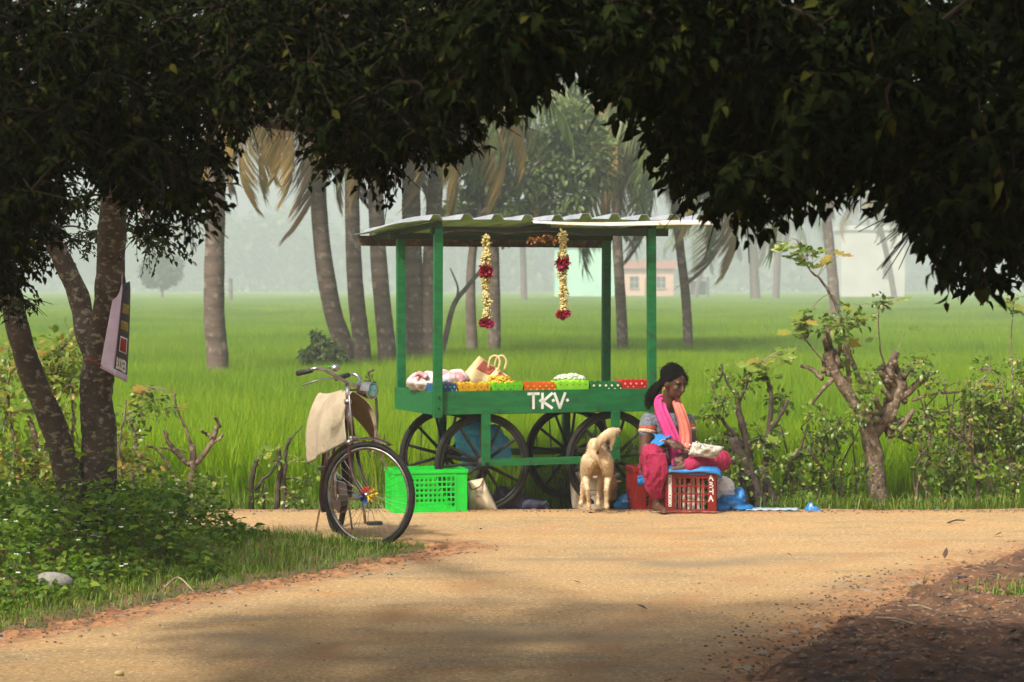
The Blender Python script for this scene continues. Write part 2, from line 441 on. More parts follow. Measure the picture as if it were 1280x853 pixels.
c = _mixrgb(nt, gr_n.outputs['Fac'], c, (.235, .185, .115))
c = _mixrgb(nt, at_n.outputs['Fac'], c, red)
nt.links.new(c, p.inputs['Base Color'])
b = nt.nodes.new('ShaderNodeBump'); b.inputs['Strength'].default_value = .55; b.inputs['Distance'].default_value = .012
nt.links.new(_noise(nt, 60, 5, rough=.7), b.inputs['Height']); nt.links.new(b.outputs[0], p.inputs['Normal'])
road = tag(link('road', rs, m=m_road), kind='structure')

# left verge: a low grassy bank
def verge_z(X, Y):
    sd = polysd(X, Y, VERGE) + .06*(vnoise(X*5, Y*5, 12)-.5)
    return -.06 + .085*sstep(-.06, .10, sd) + .14*sstep(.2, 1.4, sd) + sstep(0, .3, sd)*(.05*(vnoise(X*2.1, Y*2.1, 13)-.5) + .02*(vnoise(X*9, Y*9, 14)-.5))
m_verge = mat('verge_earth', (.20, .105, .05), (.09, .10, .03), 5, .95, bump=.5, bscale=50, c3=(.05, .04, .02), scale3=18)
vs_ = sheet(np.arange(-9, -.2, .06), np.arange(7.5, 17.2, .06), verge_z, 'verge', keep=lambda X, Y: polysd(X, Y, VERGE) > -.15)
tag(link('verge', vs_, m=m_verge), kind='structure')
# right: churned soil and rubble at the broken road edge
def soil_z(X, Y):
    sd = polysd(X, Y, SOIL) + .14*(vnoise(X*4, Y*4, 15)-.5)
    k = sstep(-.05, .12, sd)
    return -.05 + .085*k + k*(.045*(vnoise(X*3.2, Y*3.2, 16)-.5) + .045*(vnoise(X*8, Y*8, 17)-.5) + .032*(vnoise(X*19, Y*19, 18)-.5))
m_soil = mat('rubbly_soil', (.19, .090, .042), (.075, .042, .024), 7, .95, bump=.9, bscale=70, c3=(.33, .19, .10), scale3=22, lo3=.58, hi3=.66, lo=.36, hi=.62)
ss_ = sheet(np.arange(.7, 6.5, .028), np.arange(8.2, 16.0, .028), soil_z, 'roadside_soil', keep=lambda X, Y: polysd(X, Y, SOIL) > -.2)
tag(link('roadside_soil', ss_, m=m_soil), kind='structure')
# loose stones on the road and soil
def stone_mesh(rng, r=1.0):
    mb = MB(); mb.ball((0, 0, 0), (r, r*rng.uniform(.6, .9), r*rng.uniform(.4, .65)), 7, 5)
    mb.v = [tuple(np.array(q)*rng.uniform(.8, 1.15)) for q in mb.v]; return mb
m_grit = mat('dark_grit', (.13, .09, .06), (.26, .17, .10), 9, .9, c3=(.06, .045, .035), scale3=6)
mb = MB(); rr = random.Random(3)
def scatter_stone(mb, x, y, z, r):
    s_ = MB().ball((0, 0, 0), (r, r*rr.uniform(.55, .9), r*rr.uniform(.4, .7)), 6, 4, Matrix.Rotation(rr.uniform(0, 6.3), 3, 'Z'))
    mb.add([(q[0]*rr.uniform(.8, 1.2)+x, q[1]*rr.uniform(.8, 1.2)+y, q[2]+z) for q in s_.v], s_.f)
xy = np.concatenate([np.stack([RNG.uniform(-3.2, 4.5, 1800), RNG.uniform(9.6, 18.1, 1800)], 1), np.stack([RNG.uniform(.9, 4.0, 1800), RNG.uniform(9.8, 14.5, 1800)], 1)])
sv, so = polysd(xy[:, 0], xy[:, 1], VERGE), polysd(xy[:, 0], xy[:, 1], SOIL)
for (x, y), a, b_ in zip(xy, sv, so):
    near = max(a, b_)
    if a > 0: continue
    if near < -.5 and rr.random() > .30: continue
    z = float(road_z(np.array(x), np.array(y))) if b_ < 0 else float(soil_z(np.array(x), np.array(y)))
    scatter_stone(mb, x, y, z+.002, rr.uniform(.002, .006) if near < -.5 else rr.uniform(.004, .013)*(1.8 if b_ > 0 else 1))
for k in range(500):       # crumbs of the broken edge
    i = rr.random(); j = rr.random()
    if k % 2: a, b_ = SOIL[1 + int(i*7)], SOIL[2 + int(i*7)]
    else: a, b_ = VERGE[1 + int(i*7)], VERGE[2 + int(i*7)]
    x, y = a[0]+(b_[0]-a[0])*j + rr.gauss(0, .09), a[1]+(b_[1]-a[1])*j - abs(rr.gauss(0, .10))
    scatter_stone(mb, x, y, float(road_z(np.array(x), np.array(y)))+.004, rr.uniform(.004, .014))
for k in range(420):       # gravel along the far edge by the vendor
    x = rr.uniform(-2.5, 4.2); y = 18.22 + rr.gauss(0, .09); scatter_stone(mb, x, y, float(road_z(np.array(x), np.array(y)))+.003, rr.uniform(.004, .014))
tag(mb.build('loose_gravel', m_grit), 'dark grit and crumbs of broken road lying along the edges', 'gravel', kind='stuff')

# ------------------------------------------------------------------ haze
SKYTOP = 40.0
m_haze = bpy.data.materials.new('haze_air'); m_haze.use_nodes = True
nt = m_haze.node_tree
nt.nodes.remove(nt.nodes['Principled BSDF'])
pv = nt.nodes.new('ShaderNodeVolumePrincipled'); pv.inputs['Color'].default_value = (.86, .96, .98, 1); pv.inputs['Density'].default_value = HAZE = .0020
pv.inputs['Anisotropy'].default_value = .0
nt.links.new(pv.outputs[0], nt.nodes['Material Output'].inputs['Volume'])
hz = MB().box((0, 350, (SKYTOP-1.3)/2), (440, 800, SKYTOP+1.3)).build('haze', m_haze)
tag(hz, 'pale morning haze lying over the paddy field', 'haze', kind='stuff')

# ------------------------------------------------------------------ paddy field
m_rice = leafmat('rice_blade', [(0, (.14, .29, .004)), (.4, (.20, .37, .005)), (.75, (.28, .43, .008)), (1, (.40, .45, .02))], transl=.5, rough=.55, spec=.2, tint=(1.2, 1.15, .4),
                 patch=(.11, (.11, .25, .004)))
protos = []
for k in range(4):
    rg = np.random.default_rng(20+k); pts = []
    for i in range(5):
        for j in range(5):
            cx, cy = (i+.5)/5-.5 + rg.normal()*.03, (j+.5)/5-.5 + rg.normal()*.03
            nb = 30; pts.append(np.stack([cx + rg.normal(size=nb)*.03, cy + rg.normal(size=nb)*.03, np.zeros(nb)], 1))
    pts = np.concatenate(pts); n = len(pts)
    me = blades('rice_clump', pts, rg.uniform(.48, .80, n), rg.uniform(.008, .014, n), .38, rg); me.materials.append(m_rice); protos.append(me)
pts, rot, scl = [], [], []
def rice(y0, y1, step, sx):
    y = y0
    while y < y1:
        hw = .255*y + 3
        for x in np.arange(-hw, hw, step):
            qx, qy = x + RNG.uniform(-.2, .2)*step, y + RNG.uniform(-.2, .2)*step
            bund = 0.72 if abs(qy - (51 + .02*qx)) < 1.2 or abs(qy-(88-.03*qx)) < 1.2 or abs(qy-170) < 2 else 1
            h = (.86 + .34*vnoise(qx*.25, qy*.12, 30) + .1*(RNG.random()-.5))*bund
            pts.append((qx, qy, -.22)); rot.append(RNG.uniform(0, 6.28)); scl.append((sx, sx, h))
        y += step
rice(20.4, 60, .8, 1.0); rice(60, 130, 1.1, 1.25); rice(130, 260, 2.0, 2.2); rice(260, 525, 4.0, 4.3)
ro = instancer('paddy_rice', pts, protos, rot, scl)
tag(ro, 'bright green rice standing in the flat paddy field', 'rice', kind='stuff')

# ------------------------------------------------------------------ palms
m_ptrunk = mat('palm_bark', (.15, .105, .08), (.09, .064, .05), 3, .9, bump=.6, bscale=14, stretch=(1, 1, 5), c3=(.24, .19, .15), scale3=6)
m_fgreen = leafmat('palm_frond_green', [(0, (.06, .11, .02)), (.5, (.10, .15, .03)), (1, (.17, .18, .04))], transl=.3)
m_fyellow = leafmat('palm_frond_yellow', [(0, (.34, .20, .05)), (.5, (.38, .25, .06)), (1, (.24, .22, .07))], transl=.35, tint=(1.1, 1, .6))
m_fdead = leafmat('palm_frond_dead', [(0, (.20, .12, .06)), (.5, (.28, .17, .09)), (1, (.14, .10, .07))], transl=.15, tint=(1, .9, .7))
def frond_mesh(name, rg, L, droop, hang, m, n=96):
    """rachis leaves the origin along +X, leaflets comb down both sides"""
    V, F = [], []; prev = np.zeros(3); ang = rg.uniform(.5, .8); pts = []
    for i in range(n+1):
        t = i/n; pts.append(prev.copy()); a = ang - droop*t**1.1
        prev = prev + np.array([math.cos(a), 0, math.sin(a)])*L/n
    pts = np.array(pts)
    for i in range(0, n, 4):
        p0, p1 = pts[i], pts[min(i+4, n)]; w0, w1 = .035*(1-i/n)+.006, .035*(1-min(i+4, n)/n)+.006
        b = len(V)
        for p_, w_ in ((p0, w0), (p1, w1)): V += [p_+(0, -w_, 0), p_+(0, w_, 0), p_+(0, 0, -w_)]
        F += [(b, b+1, b+4), (b, b+4, b+3), (b+1, b+2, b+5), (b+1, b+5, b+4), (b+2, b, b+3), (b+2, b+3, b+5)]
    for i in range(6, n):
        t = i/n; ll = L*.21*math.sin(math.pi*min(1, .18+.82*t))**.6*rg.uniform(.85, 1.1) if t < .97 else L*.08
        tang = norm(pts[min(i+1, n)]-pts[i-1])
        for s in (-1, 1):
            if rg.random() < .16: continue
            d = norm(np.array([0, s*1.0, 0])*(1-hang*.55) + tang*rg.uniform(.35, .6) + np.array([0, 0, -hang*rg.uniform(.45, 1.35)]) + rg.normal(size=3)*.10)
            p0 = pts[i]; pm = p0 + d*ll*.5; tip = p0 + d*ll*.9 + np.array([0, 0, -.30*ll*(.5+hang)])
            w_ = norm(np.cross(d, (0, 0, 1.0)))*.013*rg.uniform(.7, 1.4)
            b = len(V); V += [p0-w_*.6, p0+w_*.6, pm+w_, pm-w_, tip]; F += [(b, b+1, b+2), (b, b+2, b+3), (b+3, b+2, b+4)]
    me = npmesh(name, np.array(V), np.array(F)); me.materials.append(m); return me
rg = np.random.default_rng(5)
FR_G = [frond_mesh('frond', rg, rg.uniform(2.7, 3.3), rg.uniform(1.7, 2.3), rg.uniform(.7, 1.0), m_fgreen) for k in range(4)]
FR_Y = [frond_mesh('frond', rg, rg.uniform(2.3, 2.8), rg.uniform(2.2, 2.7), 1.2, m_fyellow) for k in range(3)]
FR_D = [frond_mesh('frond', rg, rg.uniform(2.2, 2.7), rg.uniform(2.5, 2.9), 1.5, m_fdead, 84) for k in range(3)]
FRONDS = {'g': FR_G, 'y': FR_Y, 'd': FR_D}
def palm(name, label, path, Y, wpx, crown, recipe, size=1.0, group='coconut palms in the paddy', seed=0, tilt0=.35):
    """path: trunk pixels from the base up, crown last; recipe: string of frond kinds; extra aimed fronds follow"""
    rg = random.Random(seed); s = FPX/Y
    pts = [at(x, y, Y) for x, y in path + [crown]]
    base = Vector((pts[0].x, Y, -.22))
    t = empty(name, base, 0, label, 'palm tree', group)
    pp = spline([tuple(base)] + [tuple(q) for q in pts], 6)
    n = len(pp); rad = [wpx/2/s*(1.12 if i < 2 else 1.0 - .28*i/n)*(1 + .025*rg.uniform(-1, 1)) for i in range(n)]
    # leaf-scar rings
    pr = spline([tuple(q)+(r,) for q, r in zip(pp, rad)], 5)
    rr_ = [q[3]*(1.0 + (.035 if i % 2 else -.02)) for i, q in enumerate(pr)]
    tb = MB().tube([q[:3] for q in pr], rr_, 12); tb.build('trunk', m_ptrunk, t, True, True)
    top = pts[-1]; k = len(recipe)
    for i, ch in enumerate(recipe):
        if isinstance(ch, tuple): kind, az, el, sc_ = ch
        else:
            kind = ch; az = 2.399*i + rg.uniform(-.3, .3); sc_ = rg.uniform(.85, 1.12)
            el = {'g': rg.uniform(-.5, .75), 'y': rg.uniform(-.7, -.1), 'd': rg.uniform(-1.0, -.5)}[kind]
        o = bpy.data.objects.new('frond', rg.choice(FRONDS[kind])); COL.objects.link(o); o.parent = t
        o.location = top - base + Vector((0, 0, -.15 if kind != 'g' else 0)); o.rotation_euler = (rg.uniform(-.15, .15), -el, az); o.scale = (size*sc_,)*3
    # heart of the crown: leaf bases and a few nuts
    hb = MB().ball(top, (.26*size, .26*size, .34*size), 10, 7)
    for i in range(7):
        q = i*.9; hb.ball(top + Vector((.28*math.cos(q), .28*math.sin(q), -.28 - .05*(i % 3)))*size, .11*size, 8, 6)
    hb.build('crown_heart', m_fdead, t, True, True)
    return t
G12 = 'gggggggggggg'
palm('coconut_palm', 'thick straight palm trunk standing alone behind the leaning tree', [(272, 448), (268, 400), (268, 330), (270, 250), (273, 180)], 40, 29, (276, 96), list(G12+'yy') + [('d', .15, -.62, 1.4), ('d', 6.0, -.45, 1.25), ('y', .5, -.35, 1.2), ('y', 5.7, -.5, 1.2), ('y', 5.0, -.5, 1.0)], seed=1)
palm('coconut_palm', 'palm with long bowed trunk and a small bush at its foot', [(432, 441), (416, 390), (404, 320), (398, 250), (395, 180)], 44, 25, (384, 112), list(G12+'yy') + [('y', 3.4, -.35, 1.1), ('y', 4.2, -.5, 1.0), ('y', 5.4, -.45, 1.1), ('d', 3.9, -.25, 1.25)], size=1.15, seed=2)
palm('coconut_palm', 'slightly bent palm left of the cart roof, between two other trunks', [(453, 443), (446, 380), (442, 320), (440, 250)], 43, 23, (438, 118), G12+'yyd', seed=3)
palm('coconut_palm', 'bent palm trunk whose foot shows beside the rear left cart post', [(484, 443), (478, 380), (473, 320), (470, 250)], 43, 24, (466, 128), G12+'ydd', seed=4)
palm('coconut_palm', 'broad palm trunk seen between the two left cart posts', [(521, 440), (518, 380), (515, 310), (514, 230)], 44, 29, (516, 118), list(G12) + [('y', 5.9, -.45, 1.1), ('y', .2, -.35, 1.0), ('y', 5.2, -.5, 1.1), ('d', 3.4, -.6, 1)], size=1.15, seed=5)
palm('coconut_palm', 'palm trunk half hidden by the front left cart post', [(535, 440), (536, 380), (540, 300), (545, 220)], 44, 24, (549, 120), G12+'yyd', seed=6)
palm('coconut_palm', 'straight palm trunk just right of the left flower garland', [(618, 431), (618, 380), (616, 300), (612, 240)], 50, 17, (610, 165), G12+'ydd', seed=7)
palm('coconut_palm', 'palm trunk hidden behind the rear right cart post', [(778, 426), (776, 380), (772, 310), (768, 230)], 53, 15, (752, 150), 'gggggggggg'+'yyyyydd', size=1.55, seed=8)
palm('coconut_palm', 'thin dark palm trunk leaning between cart and vendor head', [(860, 425), (857, 370), (850, 310), (843, 250)], 54, 13, (828, 175), 'gggggggg'+'yyyyddd', size=1.45, seed=9)
palm('coconut_palm', 'palm of the middle field rising behind the pruned shrub', [(1044, 392), (1041, 350), (1036, 300), (1031, 250)], 107, 15, (1026, 195), G12+'yyddd', size=1.5, seed=10)
# far palms, hazy
for i, (x, y0, Yd, wp, cx, cy, lab) in enumerate(((655, 374, 225, 9, 652, 262, 'faint far palm left of the mint building'), (944, 372, 230, 14, 938, 268, 'hazy far palm, thicker of the pair behind the vendor'),
        (970, 372, 245, 10, 976, 262, 'hazy far palm, thinner of the pair behind the vendor'), (870, 371, 260, 7, 892, 290, 'faint leaning palm beside the far shed'), (1118, 372, 250, 8, 1090, 250, 'faint far palm in front of the white building'))):
    palm('far_palm', lab, [(x, y0), (x+(cx-x)*.4, y0-(y0-cy)*.5)], Yd, wp, (cx, cy), 'gggggggyyydd' if i in (1, 2, 4) else 'gggggggggd', size=2.5, group='far palms in the haze', seed=20+i)

# broadleaf tree among the palms
m_lt = leafmat('broad_tree_leaf', [(0, (.06, .10, .025)), (.5, (.09, .14, .03)), (1, (.15, .19, .05))], transl=.3)
m_bark2 = mat('grey_bark', (.20, .155, .12), (.11, .085, .065), 4, .9, bump=.6, bscale=20)
def cloud_tree(name, label, path, Y, wpx, blobs, leaf, n_leaf, m_leaf, cat='tree', group=None, seed=0, limbs=True):
    """trunk along pixels, crown = leaf clumps round blobs (px, py, radius in m)"""
    rg = np.random.default_rng(seed); s = FPX/Y; pts = [at(x, y, Y) for x, y in path]
    base = Vector((pts[0].x, Y, -.22)); t = empty(name, base, 0, label, cat, group)
    tb = MB(); pp = spline([tuple(base)] + [tuple(q) for q in pts], 4); tb.tube(pp, [wpx/2/s*(1-.5*i/len(pp)) for i in range(len(pp))], 9)
    P = []; D = []
    for (bx, by, r) in blobs:
        c = np.array(at(bx, by, Y + rg.uniform(-.5, .5)*r))
        if limbs: tb.tube(spline([tuple(pp[-1]), tuple((pp[-1]+c)/2 + rg.normal(size=3)*.1*r), tuple(c)], 4), np.linspace(wpx/4/s, wpx/12/s, 9), 6)
        for k in range(int(7*max(1, r))):
            d = norm(rg.normal(size=3))*rg.uniform(.35, 1.0)*r*np.array([1, 1, .75]); cc = c + d; nn = int(n_leaf)
            q = rg.normal(size=(nn, 3))*r*.20; P.append(cc + q); D.append(norm(q) + norm(d)*.5 + np.array([0, 0, -.5]))
    P = np.concatenate(P); D = np.concatenate(D)
    tb.build('trunk', m_bark2, t, True, True)
    o = link('crown', leaves('crown', P, D, rg.uniform(.7, 1.2, len(P))*leaf, rg.uniform(.45, .7, len(P))*leaf, rng=rg), t, m_leaf, True); o['kind'] = 'stuff'
    return t
cloud_tree('broadleaf_tree', 'green broadleaf tree among the palms behind the cart roof', [(590, 436), (588, 380), (590, 320), (600, 270)], 50, 17,
           [(585, 262, .5), (620, 245, .6), (660, 225, .7), (700, 250, .6), (640, 270, .5), (690, 190, .8), (740, 210, .7), (600, 210, .5), (720, 160, .7)], .16, 90, m_lt, seed=41)
fb = MB(); q = [at(548, 412, 45), at(566, 385, 45.2), at(583, 360, 45.4), at(600, 340, 45.6)]; q[0].z = min(q[0].z, .3)
q0 = q[0].copy(); q0.z = -.2; q0.x -= .5
e_ = empty('fallen_branch', q0, 0, 'bare fallen branch leaning between the trunks behind the cart', 'branch')
fb.tube(spline([tuple(q0)]+[tuple(x) for x in q], 5), np.linspace(.07, .035, 21), 7).build('stem', m_bark2, e_, True, True)
MB().tube(spline([tuple(q[1]), tuple(q[1]+Vector((.1, 0, .35))), tuple(q[1]+Vector((-.05, .1, .75)))], 4), np.linspace(.03, .012, 9), 6).build('twig', m_bark2, e_, True, True)
m_ghost = leafmat('far_leaf', [(0, (.05, .08, .03)), (1, (.09, .13, .04))], transl=.2)
cloud_tree('small_field_tree', 'small faint tree in the haze right of the hanging banner', [(203, 368), (203, 350)], 250, 4, [(203, 335, 1.8), (196, 345, 1.2), (211, 343, 1.2)], .7, 60, m_ghost, seed=42)
cloud_tree('field_bush', 'low bush at the foot of the bowed palm', [(408, 448), (408, 440)], 41.5, 3, [(402, 436, .24), (388, 443, .18), (416, 440, .22), (396, 424, .14), (424, 446, .18), (410, 446, .2)], .09, 34, m_lt, 'bush', seed=43)
# post in the far field
pt = gnd(288, 376, .3); pt2 = at(288, 350, 210)
pm = MB().tube([(pt2.x, 210, -.22), (pt2.x+.03, 210, 1.0), (pt2.x, 210, 2.25)], [.2, .18, .16], 8); pm.ball((pt2.x, 210, 2.3), .2, 8, 6)
tag(pm.build('field_post', m_bark2), 'lone weathered post standing far out in the paddy', 'post')

# far wood behind the field
rg = np.random.default_rng(77); P, D = [], []; tb = MB()
for k in range(120):
    x = rg.uniform(-170, 170); y = rg.uniform(535, 640); h = rg.uniform(10, 18) if rg.random() < .7 else rg.uniform(18, 30); r = rg.uniform(4.5, 8)
    tb.tube([(x, y, -.3), (x+rg.normal()*.4, y, h*.55), (x, y, h*.8)], [.5, .4, .2], 5)
    for c in range(11):
        cc = np.array([x, y, h*.68]) + rg.normal(size=3)*np.array([r*.5, r*.5, h*.17]); q = rg.normal(size=(34, 3))*1.4
        P.append(cc+q); D.append(q+np.array([0, 0, -.4]))
for k in range(2600):
    P.append(np.array([[rg.uniform(-170, 170), rg.uniform(528, 540), rg.uniform(-.2, 3.5)]])); D.append(rg.normal(size=(1, 3)))
P = np.concatenate(P); D = np.concatenate(D)
fw = link('far_wood', leaves('far_wood', P, D, rg.uniform(1.4, 2.8, len(P)), rg.uniform(1.0, 1.9, len(P)), rng=rg), m=m_ghost)
tag(fw, 'long belt of far trees fading into haze beyond the field', 'wood', kind='stuff')
tw = tb.build('far_trunks', m_bark2, fw); tw['kind'] = 'stuff'

# ------------------------------------------------------------------ far buildings
m_mint = mat('mint_wall', (.42, .72, .55), (.36, .66, .50), .5, .9); m_peach = mat('peach_wall', (.72, .45, .32), (.62, .36, .26), .4, .9)
m_wwall = mat('white_wall', (.52, .52, .48), (.45, .45, .42), .3, .9); m_red = mat('red_tiles', (.32, .12, .07), (.24, .09, .06), 2, .9); m_dkwin = mat('dark_opening', (.03, .035, .04), rough=.4)
def house(name, label, x0, x1, ytop, Y, depth, m_wall, wins, door=None, roof='flat', m_roof=None):
    a, b = at(x0, ytop, Y), at(x1, ytop, Y); z0 = -.25; z1 = a.z; cx = (a.x+b.x)/2; wd = b.x-a.x
    t = empty(name, (cx, Y+depth/2, z0), 0, label, 'building')
    # front wall built round its openings so that they are real recesses
    wall = MB(); ops = sorted([(u0, u1, v0, v1) for u0, u1, v0, v1 in wins + ([door] if door else [])])
    H = z1-z0; th = .25; f = -depth/2
    xs_ = sorted({0, 1, *[o[0] for o in ops], *[o[1] for o in ops]}); zs_ = sorted({0, 1, *[o[2] for o in ops], *[o[3] for o in ops]})
    for i in range(len(xs_)-1):
        for j in range(len(zs_)-1):
            xm, zm = (xs_[i]+xs_[i+1])/2, (zs_[j]+zs_[j+1])/2
            if any(o[0] < xm < o[1] and o[2] < zm < o[3] for o in ops): continue
            wall.box(((xm-.5)*wd, f+th/2, zm*H), ((xs_[i+1]-xs_[i])*wd, th, (zs_[j+1]-zs_[j])*H))
    for s in (-1, 1): wall.box((s*(wd/2-th/2), th/2, H/2), (th, depth-th, H))
    wall.box((0, depth/2-th/2, H/2), (wd-2*th, th, H)); wall.build('wall', m_wall, t)
    for (u0, u1, v0, v1) in wins:
        wn = MB().box((((u0+u1)/2-.5)*wd, f+.15, (v0+v1)/2*H), ((u1-u0)*wd-.01, .05, (v1-v0)*H-.01)).build('window', m_dkwin, t)
        fr = MB(); cxw, czw = ((u0+u1)/2-.5)*wd, (v0+v1)/2*H; ww, hh = (u1-u0)*wd, (v1-v0)*H
        fr.box((cxw, f+.10, czw), (.08, .06, hh-.02)); fr.box((cxw, f+.09, czw), (ww-.02, .06, .08)); fr.build('frame', m_wwall, wn)
        MB().box((cxw, f-.06, czw-hh/2-.05), (ww+.2, .25, .08)).build('sill', m_wwall, wn)
    if door:
        u0, u1, v0, v1 = door; MB().box((((u0+u1)/2-.5)*wd, f+.16, (v0+v1)/2*H), ((u1-u0)*wd-.01, .06, (v1-v0)*H-.01)).build('door', m_red, t)
    if roof == 'flat':
        MB().box((0, 0, H+.10), (wd+.5, depth+.5, .20)).build('roof', m_roof or m_wall, t)
        pr = MB()
        for s in (-1, 1): pr.box((s*(wd/2+.1), 0, H+.40), (.15, depth+.3, .4))
        pr.box((0, f-.1, H+.40), (wd+.04, .15, .4)); pr.build('parapet', m_wall, t)
    else:
        g = MB(); e = .5; hh = wd*.16
        g.add([(-wd/2-e, f-e, H), (wd/2+e, f-e, H), (wd/2+e, depth/2+e, H), (-wd/2-e, depth/2+e, H), (-wd/2-e, 0, H+hh), (wd/2+e, 0, H+hh)], [(0, 1, 5, 4), (2, 3, 4, 5), (0, 4, 3), (1, 2, 5), (3, 2, 1, 0)])
        g.build('roof', m_roof or m_red, t)
    return t
house('village_house', 'pale mint green block with a flat roof beyond the paddy', 694, 768, 309, 300, 7, m_mint, [(.80, .93, .45, .72)], (.08, .2, 0, .45))
house('village_house', 'low peach house with red tiled roof right of the mint block', 780, 842, 336, 320, 6, m_peach, [(.12, .3, .4, .75), (.66, .84, .4, .75)], (.42, .56, 0, .72), 'gable')
house('village_house', 'white block with one small square window at the field edge', 1052, 1131, 288, 300, 7, m_wwall, [(.66, .80, .36, .56)], None)
# far shed on posts (like a covered trailer)
a = at(861, 345, 280); b = at(886, 345, 280); t = empty('field_shed', ((a.x+b.x)/2, 280, -.25), 0, 'small grey open shed on legs between the far palms', 'shed')
wd = b.x-a.x; H = a.z+.25
MB().box((0, 0, H), (wd+.3, 2.2, .12)).build('roof', m_wwall, t)
for sx in (-1, 1):
    for sy in (-1, 1): MB().box((sx*wd*.46, sy*.9, H/2-.04), (.12, .12, H-.06)).build('post', m_bark2, t)
MB().box((0, .8, H*.55), (wd*.8, .06, H*.5)).build('back_wall', m_dkwin, t)

# ================================================================== ROADSIDE TREES
m_bark = mat('mottled_bark', (.066, .047, .032), (.038, .027, .019), 9, .9, bump=.8, bscale=30, stretch=(1, 1, .7))
nt = m_bark.node_tree; p = nt.nodes['Principled BSDF']; old = p.inputs['Base Color'].links[0].from_socket
lich = _ramp(nt, _noise(nt, 19, 5, stretch=(1, 1, 1.8), rough=.6), .54, .62)
nt.links.new(_mixrgb(nt, lich, old, (.20, .17, .125)), p.inputs['Base Color'])
m_twig = mat('dark_twig', (.035, .026, .018), (.022, .016, .012), 20, .9, spec=.05)
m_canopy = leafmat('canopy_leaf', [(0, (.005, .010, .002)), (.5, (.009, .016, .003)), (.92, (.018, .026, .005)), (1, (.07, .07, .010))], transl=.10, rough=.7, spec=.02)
BOUND = np.array([(-900, 430), (-300, 425), (0, 398), (40, 388), (62, 345), (100, 325), (150, 330), (200, 333), (228, 328), (255, 296), (285, 248), (300, 205), (325, 178), (365, 190), (385, 226), (440, 246), (500, 248), (520, 206), (560, 196), (590, 168), (612, 142), (650, 138), (690, 108), (725, 98), (765, 126), (790, 160), (815, 198), (838, 228), (872, 262), (918, 286), (950, 300), (990, 262), (1050, 246), (1120, 252), (1145, 278), (1160, 345), (1200, 380), (1240, 380), (1270, 348), (1320, 350), (1900, 330)], float)
BACK = BOUND.copy()      # behind the trunk the foliage hangs lower
BOUND = np.array(sorted([tuple(q) for q in BOUND if not (50 < q[0] < 190 or 290 < q[0] < 380)] + [(60, 330), (84, 262), (105, 240), (150, 236), (172, 296), (188, 325), (298, 196), (310, 146), (345, 134), (372, 150), (380, 205)]), float)
def yback(x): return np.interp(x, BACK[:, 0], BACK[:, 1])
def ybound(x): return np.interp(x, BOUND[:, 0], BOUND[:, 1])
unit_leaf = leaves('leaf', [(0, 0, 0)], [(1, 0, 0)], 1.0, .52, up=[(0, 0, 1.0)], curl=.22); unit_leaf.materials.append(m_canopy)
def basis(o, P, D, L, up):
    D = Vector(D).normalized(); S = D.cross(Vector(up)).normalized(); N = S.cross(D)
    o.matrix_local = Matrix.Translation(P) @ Matrix((D, S, N)).transposed().to_4x4() @ Matrix.Diagonal((L, L, L, 1))
def twiggy(C, Rr, rg, per, leaf, skel, tb):
    """leaf positions for clusters C with radii Rr; twigs drawn into tb; skel = points of limbs to hang from"""
    P, D, L = [], [], []; skel = np.array(skel)
    for c, r in zip(C, Rr):
        dd = np.linalg.norm(skel-c, axis=1); k = int(dd.argmin()); a = skel[k]
        if dd[k] < 2.2:
            mid = (a+c)/2 + rg.normal(size=3)*.06*dd[k] + np.array([0, 0, .10*dd[k]])
            tb.tube(spline([tuple(a), tuple(mid), tuple(c)], 3), np.linspace(.006+.012*min(1, dd[k]), .004, 7), 5, cap=False)
        skel = np.vstack([skel, c[None]])
        nt_ = max(3, int(per/11)); n_on = 11
        for t in range(nt_):
            d = norm(rg.normal(size=3)*np.array([1, 1, .55]) + np.array([0, 0, -.28])); ln = r*rg.uniform(.6, 1.15)
            pts = [c + d*ln*u + np.array([0, 0, -.30*ln*u*u]) for u in (0, .5, 1)]
            tb.tube(pts, [.0035, .0028, .0015], 4, cap=False)
            for i in range(11):
                u = (i+.6)/11; q = c + d*ln*u + np.array([0, 0, -.30*ln*u*u]); side = norm(np.cross(d, (0, 0, 1.0)))*(1 if i % 2 else -1)
                P.append(q); D.append(d*.55 + side*.7 + rg.normal(size=3)*.35 + np.array([0, 0, -.45])); L.append(leaf*rg.uniform(.65, 1.2))
    return np.array(P), np.array(D), np.array(L)
def proj(P):
    P = np.asarray(P); y = P[:, 1]*math.cos(PITCH) - (P[:, 2]-EYE)*math.sin(PITCH); z = P[:, 1]*math.sin(PITCH) + (P[:, 2]-EYE)*math.cos(PITCH)
    return 640 + P[:, 0]/y*FPX, 426.5 - z/y*FPX
